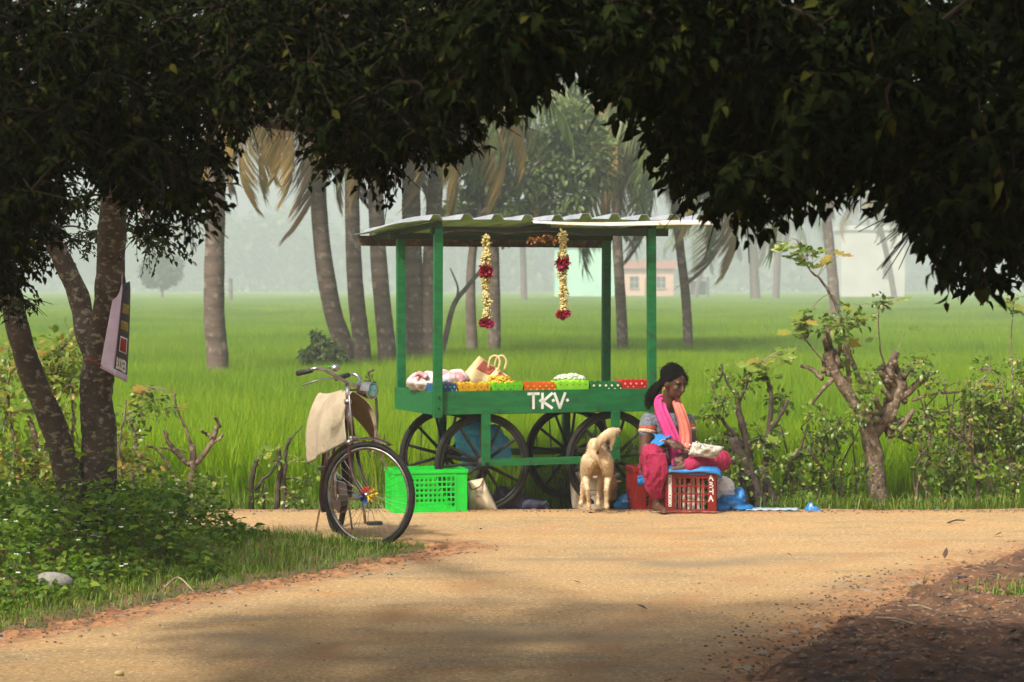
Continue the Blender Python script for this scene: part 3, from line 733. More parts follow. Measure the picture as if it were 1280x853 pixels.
def big_tree(name, label, base, limbs, xr, yr, nC, leaf, per, overhead, seed, extra=(), rr=(.2, .34)):
    """limbs: list of ([(px,py,Y)...], r0, r1); crown clusters fill the part of the view above ybound at depths yr, then on overhead"""
    rg = np.random.default_rng(seed); t = empty(name, base, 0, label, 'tree', None)
    skel = []
    for i, (pth, r0, r1) in enumerate(limbs):
        pts = [tuple(at(*q)) if len(q) == 3 else tuple(q[1]) for q in pth]
        pp = spline(pts, 7); n = len(pp)
        rad = np.linspace(r0, r1, n)*(1 + .03*np.sin(np.arange(n)*.9+i) + .022*rg.normal(size=n))
        MB().tube(pp, rad, 14 if r0 > .05 else 8).build('trunk' if i < 2 else 'limb', m_bark, t, True, True)
        skel += [q for q in pp[n//3 if i < 2 else 0:]]
    C, Rr = [], []
    while len(C) < nC:
        x = rg.uniform(*xr); Y = rg.uniform(*yr); yb = float(ybound(x)); s = FPX/Y
        y = yb - abs(rg.normal())*190 if rg.random() < .5 else rg.uniform(-330, yb)
        r = rg.uniform(*rr); lim = yb - r*.80*s*rg.uniform(.75, 1.2)
        if y > lim or y < -420 or (y < -50 and rg.random() < .8): continue
        # stay clear of the notch edges on both sides
        e = r*.75*s
        if y > min(float(ybound(x-e)), float(ybound(x+e))) + 14: continue
        C.append(np.array(at(x, y, Y))); Rr.append(r)
    for (x, y, Y, r) in extra: C.append(np.array(at(x, y, Y))); Rr.append(r)
    C = np.array(C); Rr = np.array(Rr); sk = np.array(skel)
    order = np.argsort([np.linalg.norm(sk-c, axis=1).min() for c in C]); tb = MB()
    P, D, L = twiggy(C[order], Rr[order], rg, per, leaf, skel, tb)
    px, py = proj(P); yb = ybound(px); okk = py < np.where(P[:, 1] > 14.3, yback(px), yb) + 14; P, D, L, px, py, yb = P[okk], D[okk], L[okk], px[okk], py[okk], yb[okk]
    vis = (px > 5) & (px < 1275) & (py > 5)
    sc_ = np.where(vis, yb-py - L/P[:, 1]*1500, 1e6); pick = np.argsort(sc_)[:300]
    for k in pick:
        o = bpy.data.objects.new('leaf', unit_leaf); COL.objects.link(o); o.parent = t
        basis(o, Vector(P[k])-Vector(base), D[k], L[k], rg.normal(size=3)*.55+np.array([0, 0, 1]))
    rest = np.setdiff1d(np.arange(len(P)), pick)
    Pr, Dr, Lr = P[rest], D[rest], L[rest]
    # the crown goes on overhead and behind, out of the picture, where it shades the road
    OP, OD = [], []
    for (cx, cy, cz, rx, ry, rz, n) in overhead:
        q = norm(rg.normal(size=(n, 3)))*np.cbrt(rg.uniform(.1, 1, (n, 1)))*np.array([rx, ry, rz]) + np.array([cx, cy, cz])
        # clumped
        q = q + .35*np.stack([np.sin(q[:, 1]*4+q[:, 2]*3), np.sin(q[:, 0]*4+1), np.sin(q[:, 0]*3+q[:, 1]*2)], 1)
        if cy > 7:
            u, v = proj(q); keep = ~((u > -60) & (u < 1340) & (v > ybound(u)-60)); q = q[keep]
        OP.append(q); OD.append(rg.normal(size=(len(q), 3)) + np.array([0, 0, -.5]))
    if OP:
        OP = np.concatenate(OP); OD = np.concatenate(OD); OL = rg.uniform(.18, .30, len(OP))
        Pr = np.concatenate([Pr, OP]); Dr = np.concatenate([Dr, OD]); Lr = np.concatenate([Lr, OL])
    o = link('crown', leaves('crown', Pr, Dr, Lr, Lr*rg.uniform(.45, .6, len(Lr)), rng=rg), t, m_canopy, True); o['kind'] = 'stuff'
    o = tb.build('twigs', m_twig, t, False, True); o['kind'] = 'stuff'
    return t
TB = at(115, 660, 14.6); TB.z = .08
big_tree('roadside_tree', 'forked roadside tree with mottled trunk carrying the banner', TB,
    [([(120, 715, 14.6), (120, 660, 14.6), (122, 600, 14.6), (124, 545, 14.6), (120, 490, 14.6), (128, 430, 14.58), (137, 370, 14.5), (139, 310, 14.45), (143, 250, 14.3), (152, 205, 14.2), (185, 160, 13.6), (225, 110, 12.8), (270, 40, 11.8), (310, -60, 10.6)], .125, .055),
     ([(104, 712, 14.5), (96, 650, 14.5), (84, 590, 14.5), (66, 530, 14.45), (40, 470, 14.4), (22, 410, 14.35), (8, 350, 14.3), (-20, 270, 14.2), (-60, 160, 14.0), (-90, 40, 13.8)], .095, .05),
     ([(122, 455, 14.62), (108, 415, 14.66), (98, 370, 14.7), (80, 330, 14.72), (62, 290, 14.72), (48, 245, 14.7), (30, 180, 14.6), (10, 90, 14.4), (-10, -40, 14.0)], .075, .035),
     ([(195, 150, 13.4), (245, 125, 12.2), (300, 140, 11.2), (340, 153, 10.6), (385, 160, 10.1), (430, 160, 9.8), (480, 150, 9.5)], .045, .011),
     ([(385, 160, 10.1), (420, 175, 9.9), (455, 195, 9.8), (480, 210, 9.7)], .013, .005),
     ([(270, 40, 11.8), (360, 20, 10.6), (460, 30, 9.8), (560, 60, 9.3), (610, 90, 9.1)], .04, .008),
     ([(480, 180, 9.5), (530, 200, 9.4), (575, 188, 9.4), (612, 182, 9.4)], .007, .003),
     ([(152, 205, 14.2), (170, 250, 14.0), (200, 290, 13.8)], .02, .008)],
    (-90, 655), (8.0, 10.9), 760, .040, 88,
    [(-3.8, 5.0, 4.9, 3.4, 2.2, .9, 1300), (-3.9, 12.6, 3.7, .9, 1.0, .5, 900)], 61, rr=(.14, .25),  # last clump is unseen foliage added to shade the trunk
    extra=[(596, 186, 9.4, .06), (612, 183, 9.4, .04), (560, 190, 9.4, .09), (575, 183, 9.4, .07), (30, 375, 13.6, .2), (15, 345, 13.6, .22), (180, 285, 13.9, .22), (205, 300, 13.8, .2), (90, 300, 14.9, .25), (60, 250, 14.8, .3), (190, 240, 14, .3), (100, 250, 15, .3), (10, 280, 14, .3), (40, 320, 14.9, .25), (70, 285, 15.3, .24), (115, 290, 15.3, .22), (160, 280, 15.2, .24), (95, 255, 15.4, .26), (170, 255, 15.2, .26), (135, 245, 15.4, .26), (185, 302, 15.1, .2), (50, 300, 15.3, .22)])
RB = Vector((4.35, 11.3, -.02))
def W(x, y, z): return (0, (x, y, z))
big_tree('roadside_tree', 'dense overhanging tree with larger dark leaves at the right side of the road', RB,
    [([W(4.35, 11.3, -.1), W(4.3, 11.3, .6), W(4.15, 11.2, 1.4), W(4.05, 11.1, 2.2), W(3.6, 10.9, 3.1), W(3.0, 10.6, 3.9)], .19, .10),
     ([W(4.1, 11.15, 1.9), W(4.7, 10.6, 2.8), W(5.4, 9.5, 3.8), W(5.6, 7.5, 4.6)], .13, .06),
     ([W(3.6, 10.9, 3.1), W(2.7, 10.6, 3.1), W(1.9, 9.6, 3.0), W(1.2, 9.1, 2.9), W(.7, 8.8, 2.75)], .06, .012),
     ([W(3.0, 10.6, 3.9), W(1.9, 9.6, 4.0), W(.7, 8.8, 3.7), W(-.2, 8.4, 3.3)], .06, .012),
     ([W(4.15, 11.2, 1.9), W(3.3, 11.0, 2.3), W(2.7, 10.8, 2.2), W(2.25, 10.7, 2.05)], .035, .006)],
    (610, 1560), (7.4, 10.0), 640, .062, 88,
    [(4.2, 6.8, 5.0, 3.0, 1.9, 1.0, 3000), (2.5, 3.0, 5.2, 5.0, 3.8, 1.2, 5500), (-2.5, 1.5, 5.2, 4.8, 3.8, 1.2, 5000), (0.5, -3.5, 5.2, 6.5, 4.0, 1.2, 7000), (-7, 0, 5.2, 3.5, 5, 1.2, 6000)], 62, rr=(.16, .28))

# banner nailed to the trunk
m_ban = mat('banner_cloth', (.60, .49, .65), (.52, .42, .57), 10, .7, bump=.2, bscale=20); m_banblk = mat('banner_print', (.022, .022, .03), (.04, .035, .05), 12, .6)
m_yel = mat('banner_yellow', (.38, .30, .03), (.22, .17, .03), 30, .7); m_banred = mat('banner_red', (.35, .02, .03), (.24, .015, .02), 20, .7); m_white = mat('white_paint', (.78, .78, .74), (.62, .62, .58), 14, .7)
BY = 14.38
bn = empty('hanging_banner', at(140, 455, BY), 0, 'torn lilac and black banner nailed to the mottled trunk', 'banner')
def ban(u, v):
    """u across, v down; the black side turns away and curls"""
    x0, y0 = 151 + (125-151)*v, 318 + (460-318)*v
    x1, y1 = 163 + (158-163)*v + 1.5*math.sin(v*3), 318 + (478-318)*v
    wv = math.sin(u*5+v*2)*.012 + math.sin(v*7+u*3)*.008
    k = u**.9 if v > .25 else u*(.6+.4*v/.25)
    return at(x0+(x1-x0)*k, y0+(y1-y0)*k, BY + .03 + .10*u*u + wv)
me = solid(MB().grid(lambda u, v: ban(u*.46, v), 8, 28), .004); link('cloth', me, bn, m_ban, True)
me = solid(MB().grid(lambda u, v: ban(.46+u*.54, .25*(1-u*.15)+v*(1-.25*(1-u*.15))*.93), 8, 26), .004); pnl = link('printed_panel', me, bn, m_banblk, True)
me = solid(MB().grid(lambda u, v: ban(.46+u*.54, .25*(1-u*.15)+(1-.25*(1-u*.15))*(.93+.07*v)), 8, 3), .004); link('hem', me, bn, m_ban, True)
def banpatch(name, u0, u1, v0, v1, m, off=-.006):
    me = solid(MB().grid(lambda u, v: ban(u0+(u1-u0)*u, v0+(v1-v0)*v)+Vector((0, off, 0)), 5, 5), .002); return link(name, me, pnl, m, True)
banpatch('yellow_print', .60, .95, .40, .48, m_yel); banpatch('yellow_print', .58, .95, .54, .61, m_yel)
banpatch('white_border', .60, .93, .665, .79, m_white); banpatch('red_print', .63, .90, .675, .78, m_banred, -.010)
def stroke(mb, pts, w, fn, off):
    for a, b in zip(pts[:-1], pts[1:]):
        d = np.array(b)-np.array(a); n_ = np.array([-d[1], d[0]*1.0]); n_ = n_/max(np.hypot(*n_), 1e-6)*w/2; d = d/max(np.hypot(*d), 1e-6)*w*.35
        q = [fn(*(np.array(a)-n_-d)), fn(*(np.array(b)-n_+d)), fn(*(np.array(b)+n_+d)), fn(*(np.array(a)+n_-d))]
        q2 = [x + off for x in q]; mb.add(q+q2, [(0, 1, 2, 3), (7, 6, 5, 4), (0, 4, 5, 1), (1, 5, 6, 2), (2, 6, 7, 3), (3, 7, 4, 0)])
LET = {'A': [[(0, 0), (.5, 1), (1, 0)], [(.2, .4), (.8, .4)]], 'B': [[(0, 0), (0, 1), (.8, .85), (.7, .55), (0, .5)], [(.7, .5), (1, .25), (.8, 0), (0, 0)]], 'S': [[(1, .9), (.3, 1), (0, .75), (1, .3), (.7, 0), (0, .1)]], 'E': [[(1, 0), (0, 0), (0, 1), (1, 1)], [(0, .5), (.8, .5)]],
       'H': [[(0, 0), (0, 1)], [(1, 0), (1, 1)], [(0, .5), (1, .5)]], 'K': [[(0, 0), (0, 1)], [(1, 1), (.05, .45), (1, 0)]], 'T': [[(0, 1), (1, 1)], [(.5, 1), (.5, 0)]], 'V': [[(0, 1), (.5, 0), (1, 1)]], '0': [[(0, 0), (0, 1), (1, 1), (1, 0), (0, 0)]], '8': [[(0, 0), (0, 1), (1, 1), (1, 0), (0, 0)], [(0, .5), (1, .5)]], '6': [[(1, 1), (0, .8), (0, 0), (1, 0), (1, .5), (0, .5)]]}
mb = MB()
for i, ch in enumerate('BSSEB'):
    for st in LET[ch]:
        stroke(mb, [(.55+.085*i+.06*x, .925-.075*y) for x, y in st], .022, lambda u, v: ban(u, v)+Vector((0, -.010, 0)), Vector((0, .003, 0)))
mb.build('lettering', m_white, pnl, False, True)
MB().cone(at(150, 324, BY), at(150, 324, BY-.03), .006, .010, 8).build('nail', m_twig, bn, False, True)
MB().tube([at(128, 458, BY+.05), at(118, 452, BY+.02), at(108, 448, BY+.04)], [.005, .005, .005], 6).build('tie_string', m_banred, bn, False, True)

# ================================================================== VERGE PLANTS
m_grass = leafmat('verge_grass', [(0, (.09, .18, .012)), (.5, (.15, .26, .02)), (.85, (.22, .31, .04)), (1, (.36, .32, .10))], transl=.4, rough=.5)
n = 70000; xy = np.stack([RNG.uniform(-5.2, -.3, n), RNG.uniform(10.5, 16.9, n)], 1); sd = polysd(xy[:, 0], xy[:, 1], VERGE); dens = vnoise(xy[:, 0]*5, xy[:, 1]*5, 50)
ok = (sd > -.02 + .07*dens) & (RNG.random(n) < .55+.45*dens); xy = xy[ok]; sd = sd[ok]; hgt = .035 + .055*sstep(0, .4, sd)
inn = sstep(.45, 1.0, sd)*(xy[:, 0] < -1.6); keep = RNG.random(len(xy)) > inn*.6; xy, hgt = xy[keep], hgt[keep]
n = len(xy); z = verge_z(xy[:, 0], xy[:, 1])
gm = blades('verge_grass', np.stack([xy[:, 0], xy[:, 1], z-.01], 1), hgt*RNG.uniform(.6, 1.5, n), RNG.uniform(.004, .008, n), .7); gm.materials.append(m_grass)
tag(link('verge_grass', gm), 'short sunlit grass on the bank along the road', 'grass', kind='stuff')
# grass strips: under the right hedge and on the soil, thin along the road's far edge
GP = []
for (x0, x1, y0, y1, nn, hh) in ((1.9, 4.8, 18.45, 19.6, 11000, .15), (-4.2, -1.0, 18.6, 20.3, 6000, .22), (-1.2, 2.2, 19.9, 20.6, 5000, .35), (2.7, 3.5, 12.9, 13.4, 1300, .055)):
    for k in range(nn):
        if y0 < 16: GP.append((RNG.normal((x0+x1)/2, .26), RNG.normal((y0+y1)/2, .12), hh*RNG.uniform(.5, 1.4)))
        else: GP.append((RNG.uniform(x0, x1), RNG.uniform(y0, y1), hh*RNG.uniform(.5, 1.4)))
GP = np.array(GP); z = np.where(GP[:, 1] < 16, soil_z(GP[:, 0], GP[:, 1]), np.where(GP[:, 1] > 19.2, -.22, road_z(GP[:, 0], np.minimum(GP[:, 1], 19.2))))
gm = blades('hedge_grass', np.stack([GP[:, 0], GP[:, 1], z-.01], 1), GP[:, 2], RNG.uniform(.005, .010, len(GP)), .6); gm.materials.append(m_grass)
tag(link('hedge_grass', gm), 'tufts of longer grass under the hedge along the far road edge', 'grass', kind='stuff')
# leafy weeds on the bank
m_weed = leafmat('weed_leaf', [(0, (.06, .13, .010)), (.45, (.10, .20, .012)), (.8, (.17, .27, .02)), (1, (.32, .38, .05))], transl=.45, rough=.5, spec=.25, patch=(2.2, (.07, .15, .012)))
P, D, L = [], [], []; rg = np.random.default_rng(90)
for k in range(3900):
    x, y = rg.uniform(-5.2, -.9), rg.uniform(12.0, 16.8); s_ = float(polysd(np.array(x), np.array(y), VERGE))
    if s_ < .28: continue
    u = 640 + x/y*FPX
    h = .09 + .21*float(sstep(.35, 1.1, np.array(s_)))*(.25+1.25*float(vnoise(x*1.9, y*1.9, 51)))
    h *= float(1 - .82*sstep(230, 330, np.array(u)))
    if h < .05: continue
    z0 = float(verge_z(np.array(x), np.array(y))); c0 = np.array([x, y, z0]); ax = norm(np.array([rg.normal()*.25, rg.normal()*.25-.1, 1]))
    nl = int(5 + h*24); h *= 1.5 if rg.random() < .05 else 1
    for i in range(nl):
        t = rg.uniform(.25, 1); q = rg.uniform(0, 6.28); d = np.array([math.cos(q), math.sin(q), rg.uniform(-.1, .55)])
        rad = h*.42*(1-.5*t); P.append(c0 + ax*h*t + d*rad*rg.uniform(.2, 1)); D.append(d + np.array([0, -.15, -.1])); L.append(rg.uniform(.018, .050)*(1+.6*h)*(1.5 if rg.random() < .12 else 1))
P = np.array(P); L = np.array(L)
wm = leaves('verge_weeds', P, D, L, L*rg.uniform(.55, .85, len(L)), fold=.12, rng=rg); wm.materials.append(m_weed)
wo = tag(link('verge_weeds', wm), 'thick leafy weeds covering the bank around the tree foot', 'weeds', kind='stuff')
# small white flowers among the weeds
top = P[(P[:, 2] > .12) & (rg.random(len(P)) < .012)]; mb = MB()
for q in top:
    for k in range(4):
        a = k*1.57+q[0]*9; mb.ball(Vector(q)+Vector((math.cos(a)*.008, math.sin(a)*.008, .02)), (.007, .007, .004), 5, 4)
o = mb.build('weed_flowers', m_white, wo); o['kind'] = 'stuff'
# a few broad-leaved weeds one can tell apart
unit_broad = MB()
def broad(u, v):
    a = (u-.5)*2; wv = math.sin(math.pi*min(1, max(0, v**.75)))*.48*(1-.1*v); return (v, a*wv, .12*abs(a)*wv*2 - .18*v*v)
unit_broad.grid(broad, 6, 8); me_broad = unit_broad.mesh('leaf', True)
m_broad = leafmat('broad_leaf', [(0, (.10, .21, .035)), (.6, (.15, .27, .05)), (1, (.24, .33, .09))], transl=.35); me_broad.materials.append(m_broad)
for i, (px, py, Y, n_, lab) in enumerate(((112, 702, 13.5, 4, 'broad-leaved weed above the pale stone'), (205, 694, 14.1, 5, 'broad-leaved weed with a tall blade of grass in the bank middle'), (290, 700, 14.9, 4, 'broad-leaved weed at the thin end of the weedy bank'), (40, 690, 13.9, 5, 'broad-leaved weed under the leaning stem'), (160, 668, 14.2, 4, 'broad-leaved weed just right of the trunk foot'))):
    top_ = at(px, py, Y); b0 = Vector((top_.x, Y, float(verge_z(np.array(top_.x), np.array(Y)))-.02)); t = empty('broad_weed', b0, 0, lab, 'weed', 'broad-leaved weeds on the bank'); rr_ = random.Random(i); h = max(.12, top_.z-b0.z)
    MB().tube([(0, 0, 0), (.01, .01, h*.5), (0, 0, h)], [.006, .005, .003], 6).build('stem', m_weed, t)
    for k in range(n_):
        o = bpy.data.objects.new('leaf', me_broad); COL.objects.link(o); o.parent = t; q = k*2.4+i
        o.location = (0, 0, h*(.7+.3*k/n_)); L_ = rr_.uniform(.07, .11); o.scale = (L_,)*3; o.rotation_euler = (rr_.uniform(-.3, .3), rr_.uniform(-.3, .2), q)
# pale stone in the grass
sm = MB().ball((0, 0, 0), (.115, .09, .06), 12, 8); sm.v = [(x*(1+.12*math.sin(9*y+5*z)), y*(1+.1*math.sin(11*x)), z*(1+.15*math.sin(8*x+3))) for x, y, z in sm.v]
so = sm.build('pale_stone', mat('pale_rock', (.30, .29, .25), (.22, .21, .18), 9, .9, bump=.5), smooth=True); so.location = gnd(66, 752); so.location.z = .10
tag(so, 'pale rounded stone half sunk in the bank grass', 'stone')

# ================================================================== HEDGES
m_stem = mat('hedge_bark', (.20, .145, .095), (.095, .066, .045), 14, .9, bump=.7, bscale=45, c3=(.30, .24, .17), scale3=30); m_stemdk = mat('dark_stem', (.045, .034, .026), (.085, .06, .04), 14, .9, bump=.5)
m_shoot = mat('pale_shoot', (.34, .27, .17), (.24, .18, .11), 12, .8)
m_hleaf = leafmat('hedge_leaf', [(0, (.06, .12, .015)), (.4, (.11, .20, .02)), (.75, (.20, .29, .035)), (.93, (.34, .40, .09)), (1, (.45, .32, .06))], transl=.4, rough=.35, spec=.6)
m_yleaf = leafmat('young_leaf', [(0, (.15, .24, .03)), (.4, (.22, .31, .04)), (.75, (.32, .34, .05)), (1, (.40, .25, .05))], transl=.45, rough=.35, spec=.6)
def lobed(m):
    mb = MB(); n = 24; c = []
    for i in range(n+1):
        a = -2.55 + 5.1*i/n; r = .36 + .16*math.cos(a*2.5)**2*(1 if abs(a) < 2.2 else .5) + (.10 if abs(a) < .3 else 0); c.append((math.cos(a)*r+.40, math.sin(a)*r, -.10*abs(math.sin(a))*r + .07*math.cos(5*a) - .15*(math.cos(a)*r)**2))
    mb.v = [(.12, 0, 0)] + c; mb.f = [(0, i+1, i+2) for i in range(n)]; me = mb.mesh('leaf', True); me.materials.append(m); return me
lobe_g, lobe_y = lobed(m_hleaf), lobed(m_yleaf)
def shrub(name, label, base_px, Y, stems, clusters, lobes=(), leaf=.055, seed=0, group='hedge shrubs beside the field', m=None, cat='shrub', m_leaf=None):
    """stems: ([(px,py[,dY])..], r0, r1); clusters: (px,py,radius m,count); lobes: (px,py,spread px,count,mesh)"""
    rg = np.random.default_rng(seed); b0 = at(base_px[0], base_px[1], Y); b0.z = float(road_z(np.array(b0.x), np.array(min(Y, 19.2))))-.02 if Y > 17 else b0.z
    t = empty(name, b0, 0, label, cat, group); tb = MB(); tips = []
    for pth, r0, r1 in stems:
        pts = [tuple(at(q[0], q[1], Y + (q[2] if len(q) > 2 else 0))) for q in pth]; pp = spline(pts, 5); n = len(pp)
        pp = pp + rg.normal(size=pp.shape)*min(r0, .012)*.25; rad = np.linspace(r0, r1, n)*(1+.05*rg.normal(size=n)); tips += list(pp[n//3:])
        nm = 'trunk' if r0 > .05 else 'branch'
        MB().tube(pp, np.maximum(rad, .003), 10 if r0 > .03 else 6).build(nm, m or m_stem, t, True, True)
    P, D, L = [], [], []; tips = np.array(tips)
    for (px, py, r, n) in clusters:
        c = np.array(at(px, py, Y + rg.uniform(-.25, .25))); k = int(np.linalg.norm(tips-c, axis=1).argmin())
        tb.tube(spline([tuple(tips[k]), tuple((tips[k]+c)/2 + rg.normal(size=3)*.04), tuple(c)], 3), np.linspace(.008, .003, 7), 5, cap=False)
        for i in range(n):
            d = norm(rg.normal(size=3)); q = c + d*r*rg.random()**.5*np.array([1, 1, .8]); P.append(q); D.append(d*.8+rg.normal(size=3)*.4 + np.array([0, -.1, -.25])); L.append(leaf*rg.uniform(.55, 1.3))
            if i % 9 == 0: tb.tube([c, (c+q)/2+rg.normal(size=3)*.01, q], [.003, .0025, .002], 4, cap=False)
    if P:
        L = np.array(L); o = link('foliage', leaves('foliage', np.array(P), np.array(D), L, L*rg.uniform(.5, .8, len(L)), fold=.15, rng=rg), t, m_leaf or m_hleaf, True); o['kind'] = 'stuff'
    if tb.v: o = tb.build('twigs', m or m_stem, t, False, True); o['kind'] = 'stuff'
    tb2 = MB()
    for (px, py, sp, n, me) in lobes:
        for i in range(n):
            q = at(px+rg.normal()*sp, py+rg.normal()*sp*.45, Y+rg.normal()*.08); o = bpy.data.objects.new('leaf', me); COL.objects.link(o); o.parent = t
            kk = int(np.linalg.norm(tips-np.array(q), axis=1).argmin()); tb2.tube(spline([tuple(tips[kk]), tuple((tips[kk]+np.array(q))/2+np.array([0, 0, .02])), tuple(q)], 3), .0022, 4, cap=False)
            a = rg.uniform(0, 6.28); basis(o, q-b0, (math.cos(a), math.sin(a)-.25, rg.uniform(-.45, .15)), rg.uniform(.075, .135), (rg.normal()*.35, rg.normal()*.35-.35, 1))
    if tb2.v: o = tb2.build('leaf_stalks', m_shoot, t, False, True); o['kind'] = 'stuff'
    return t
def stubs(c, n, r, rg, L=(18, 34), up=.8):
    out = []
    for i in range(n):
        a = rg.uniform(-2.6, -.5) if rg.random() < up else rg.uniform(-3.14, 3.14); l = rg.uniform(*L); x, y = c[0]+rg.uniform(-14, 14), c[1]+rg.uniform(-16, 16)
        out.append(([(x, y), (x+math.cos(a)*l*.5, y+math.sin(a)*l*.5+rg.uniform(-4, 4), rg.uniform(-.1, .1)), (x+math.cos(a)*l, y+math.sin(a)*l, rg.uniform(-.15, .15))], r, r*.75))
    return out
rgp = random.Random(4)
shrub('pruned_shrub', 'stout pruned shrub with knobbly cut limbs and lobed leaves', (1096, 632), 18.95,
    [([(1100, 648), (1096, 610), (1092, 570), (1084, 535), (1078, 505)], .085, .062), ([(1080, 520), (1062, 495), (1046, 470), (1038, 452), (1034, 440)], .05, .042), ([(1090, 545), (1108, 520), (1122, 496), (1128, 476)], .06, .04),
     ([(1122, 500), (1140, 486), (1158, 470)], .032, .026), ([(1110, 520), (1116, 490), (1112, 462), (1122, 440)], .036, .028), ([(1062, 495), (1060, 460), (1056, 430), (1054, 405)], .022, .010), ([(1078, 480), (1066, 455), (1058, 430)], .022, .018), ([(1046, 470), (1030, 485), (1015, 505)], .022, .012),
     ([(1054, 410), (1044, 380), (1026, 350), (1010, 335), (996, 300)], .013, .006), ([(1044, 465), (1020, 440), (1006, 425)], .010, .005), ([(1130, 480), (1106, 455), (1100, 430), (1098, 385)], .010, .004),
     ([(1140, 500), (1170, 492), (1200, 490), (1222, 488)], .012, .008), ([(1112, 545), (1128, 535), (1142, 512)], .03, .022)] + stubs((1125, 490), 13, .026, rgp) + stubs((1112, 525), 9, .028, rgp) + stubs((1042, 462), 7, .022, rgp),
    [(1050, 405, .14, 60), (1030, 410, .1, 30), (1075, 400, .1, 30), (1100, 378, .08, 24), (1000, 408, .08, 24), (1130, 462, .12, 50), (1070, 520, .1, 40), (1120, 540, .1, 40), (1060, 450, .08, 24), (1085, 470, .12, 60), (1150, 455, .14, 40), (1165, 480, .12, 40), (1010, 320, .10, 26), (1085, 500, .10, 30), (1030, 520, .10, 24)],
    [(1052, 402, 24, 22, lobe_g), (1052, 398, 24, 12, lobe_y), (1100, 376, 10, 8, lobe_g), (1004, 406, 12, 7, lobe_y), (1008, 312, 15, 16, lobe_g), (1014, 325, 15, 9, lobe_y), (1082, 482, 12, 5, lobe_g), (1152, 462, 16, 8, lobe_g), (1165, 468, 16, 4, lobe_y)], .05, 1, 'hedge shrubs by the vendor')
shrub('leafy_shrub', 'bushy dark shrub topped with yellow and orange leaves beside the vendor', (938, 635), 18.8,
    [([(945, 645), (940, 600), (935, 560), (926, 525), (920, 490)], .045, .02), ([(955, 645), (955, 590), (960, 545), (964, 500), (958, 470)], .035, .014), ([(930, 560), (915, 540), (900, 520), (890, 480)], .02, .008), ([(960, 540), (975, 520), (985, 500)], .022, .014),
     ([(922, 500), (905, 470), (902, 455)], .012, .008), ([(924, 505), (938, 470), (950, 455)], .010, .005), ([(905, 540), (930, 552), (955, 550), (975, 560)], .010, .006), ([(970, 640), (985, 590), (1000, 560), (1010, 530)], .016, .008), ([(1000, 640), (990, 600), (985, 570), (975, 530)], .014, .006)],
    [(905, 500, .14, 80), (890, 520, .12, 70), (930, 480, .14, 70), (905, 550, .14, 80), (920, 590, .16, 90), (945, 600, .15, 90), (950, 545, .15, 90), (970, 580, .15, 90), (975, 500, .12, 60), (930, 625, .14, 70), (960, 625, .14, 80), (898, 470, .10, 40), (985, 620, .15, 70), (1000, 580, .14, 60), (895, 580, .13, 70), (1010, 610, .14, 60)],
    [(968, 446, 12, 10, lobe_y), (950, 455, 10, 5, lobe_y), (958, 470, 14, 5, lobe_g), (975, 545, 14, 5, lobe_g), (990, 560, 14, 4, lobe_g), (925, 470, 16, 4, lobe_g)], .05, 2, 'hedge shrubs by the vendor', m_stemdk)
shrub('burnt_stump', 'leaning blackened stump at the edge of the blue sheet', (952, 634), 18.55, [([(956, 642), (945, 612), (930, 580), (916, 548)], .052, .040), ([(934, 640), (928, 600), (915, 570)], .03, .02), ([(975, 645), (962, 610), (950, 585)], .03, .022)], [], (), .05, 3, None, mat('charred_wood', (.03, .024, .02), (.07, .05, .04), 16, .95, bump=.9, bscale=40), 'stump')
tw = []
for k in range(30):
    x = rgp.uniform(1135, 1300); y = rgp.uniform(500, 600); a = rgp.uniform(-.9, .9); l = rgp.uniform(25, 60)
    tw.append(([(x, y), (x+math.cos(a)*l*.5, y+math.sin(a)*l*.5+rgp.uniform(-8, 8), rgp.uniform(-.2, .2)), (x+math.cos(a)*l, y+math.sin(a)*l)], rgp.uniform(.005, .010), .004))
for k in range(16):
    x = 1140+k*10+rgp.uniform(-5, 5); tw.append(([(x, 640), (x+rgp.uniform(-8, 8), 590), (x+rgp.uniform(-16, 16), 540), (x+rgp.uniform(-22, 22), rgp.uniform(470, 520))], rgp.uniform(.008, .016), .005))
shrub('tangled_hedge', 'low tangle of bare crossing twigs with small leaves right of the pruned shrub', (1200, 632), 19.0,
    tw + [([(1150, 580), (1170, 566), (1195, 574), (1225, 580), (1250, 570)], .012, .009), ([(1170, 520), (1210, 490), (1240, 462)], .008, .004), ([(1190, 520), (1225, 500), (1262, 470)], .009, .004)],
    [(rgp.uniform(1135, 1290), rgp.uniform(520, 625), .13, 34) for k in range(44)] + [(rgp.uniform(1215, 1300), rgp.uniform(455, 570), .15, 60) for k in range(26)], [(1250, 490, 22, 8, lobe_y), (1255, 540, 20, 8, lobe_g), (1210, 600, 30, 6, lobe_g)], .05, 4, 'hedge shrubs by the vendor')
shrub('tall_shoot', 'single tall leafy shoot rising above the tangled hedge', (1266, 630), 19.1, [([(1270, 640), (1268, 560), (1266, 480), (1264, 430), (1268, 372)], .012, .004)], [(1264, 380, .06, 14), (1272, 450, .06, 10)], [(1266, 376, 10, 6, lobe_y), (1262, 388, 8, 3, lobe_g)], .06, 5, 'hedge shrubs by the vendor')
th = [([(x, 640), (x+rgp.uniform(-10, 10), 590), (x+rgp.uniform(-20, 20), rgp.uniform(520, 560))], rgp.uniform(.006, .014), .004) for x in (1020, 1034, 1046, 1060, 1068, 1012)]
shrub('thin_shrub', 'thin stemmed shrub between the dark bush and the pruned shrub', (1040, 634), 19.0, th + [([(1010, 560), (1030, 590), (1055, 625), (1062, 640)], .014, .010), ([(1000, 620), (1030, 605), (1060, 590)], .008, .005)], [(rgp.uniform(1000, 1080), rgp.uniform(510, 630), .13, 40) for k in range(20)], [(1030, 560, 18, 4, lobe_g)], .045, 6, 'hedge shrubs by the vendor', m_stemdk)
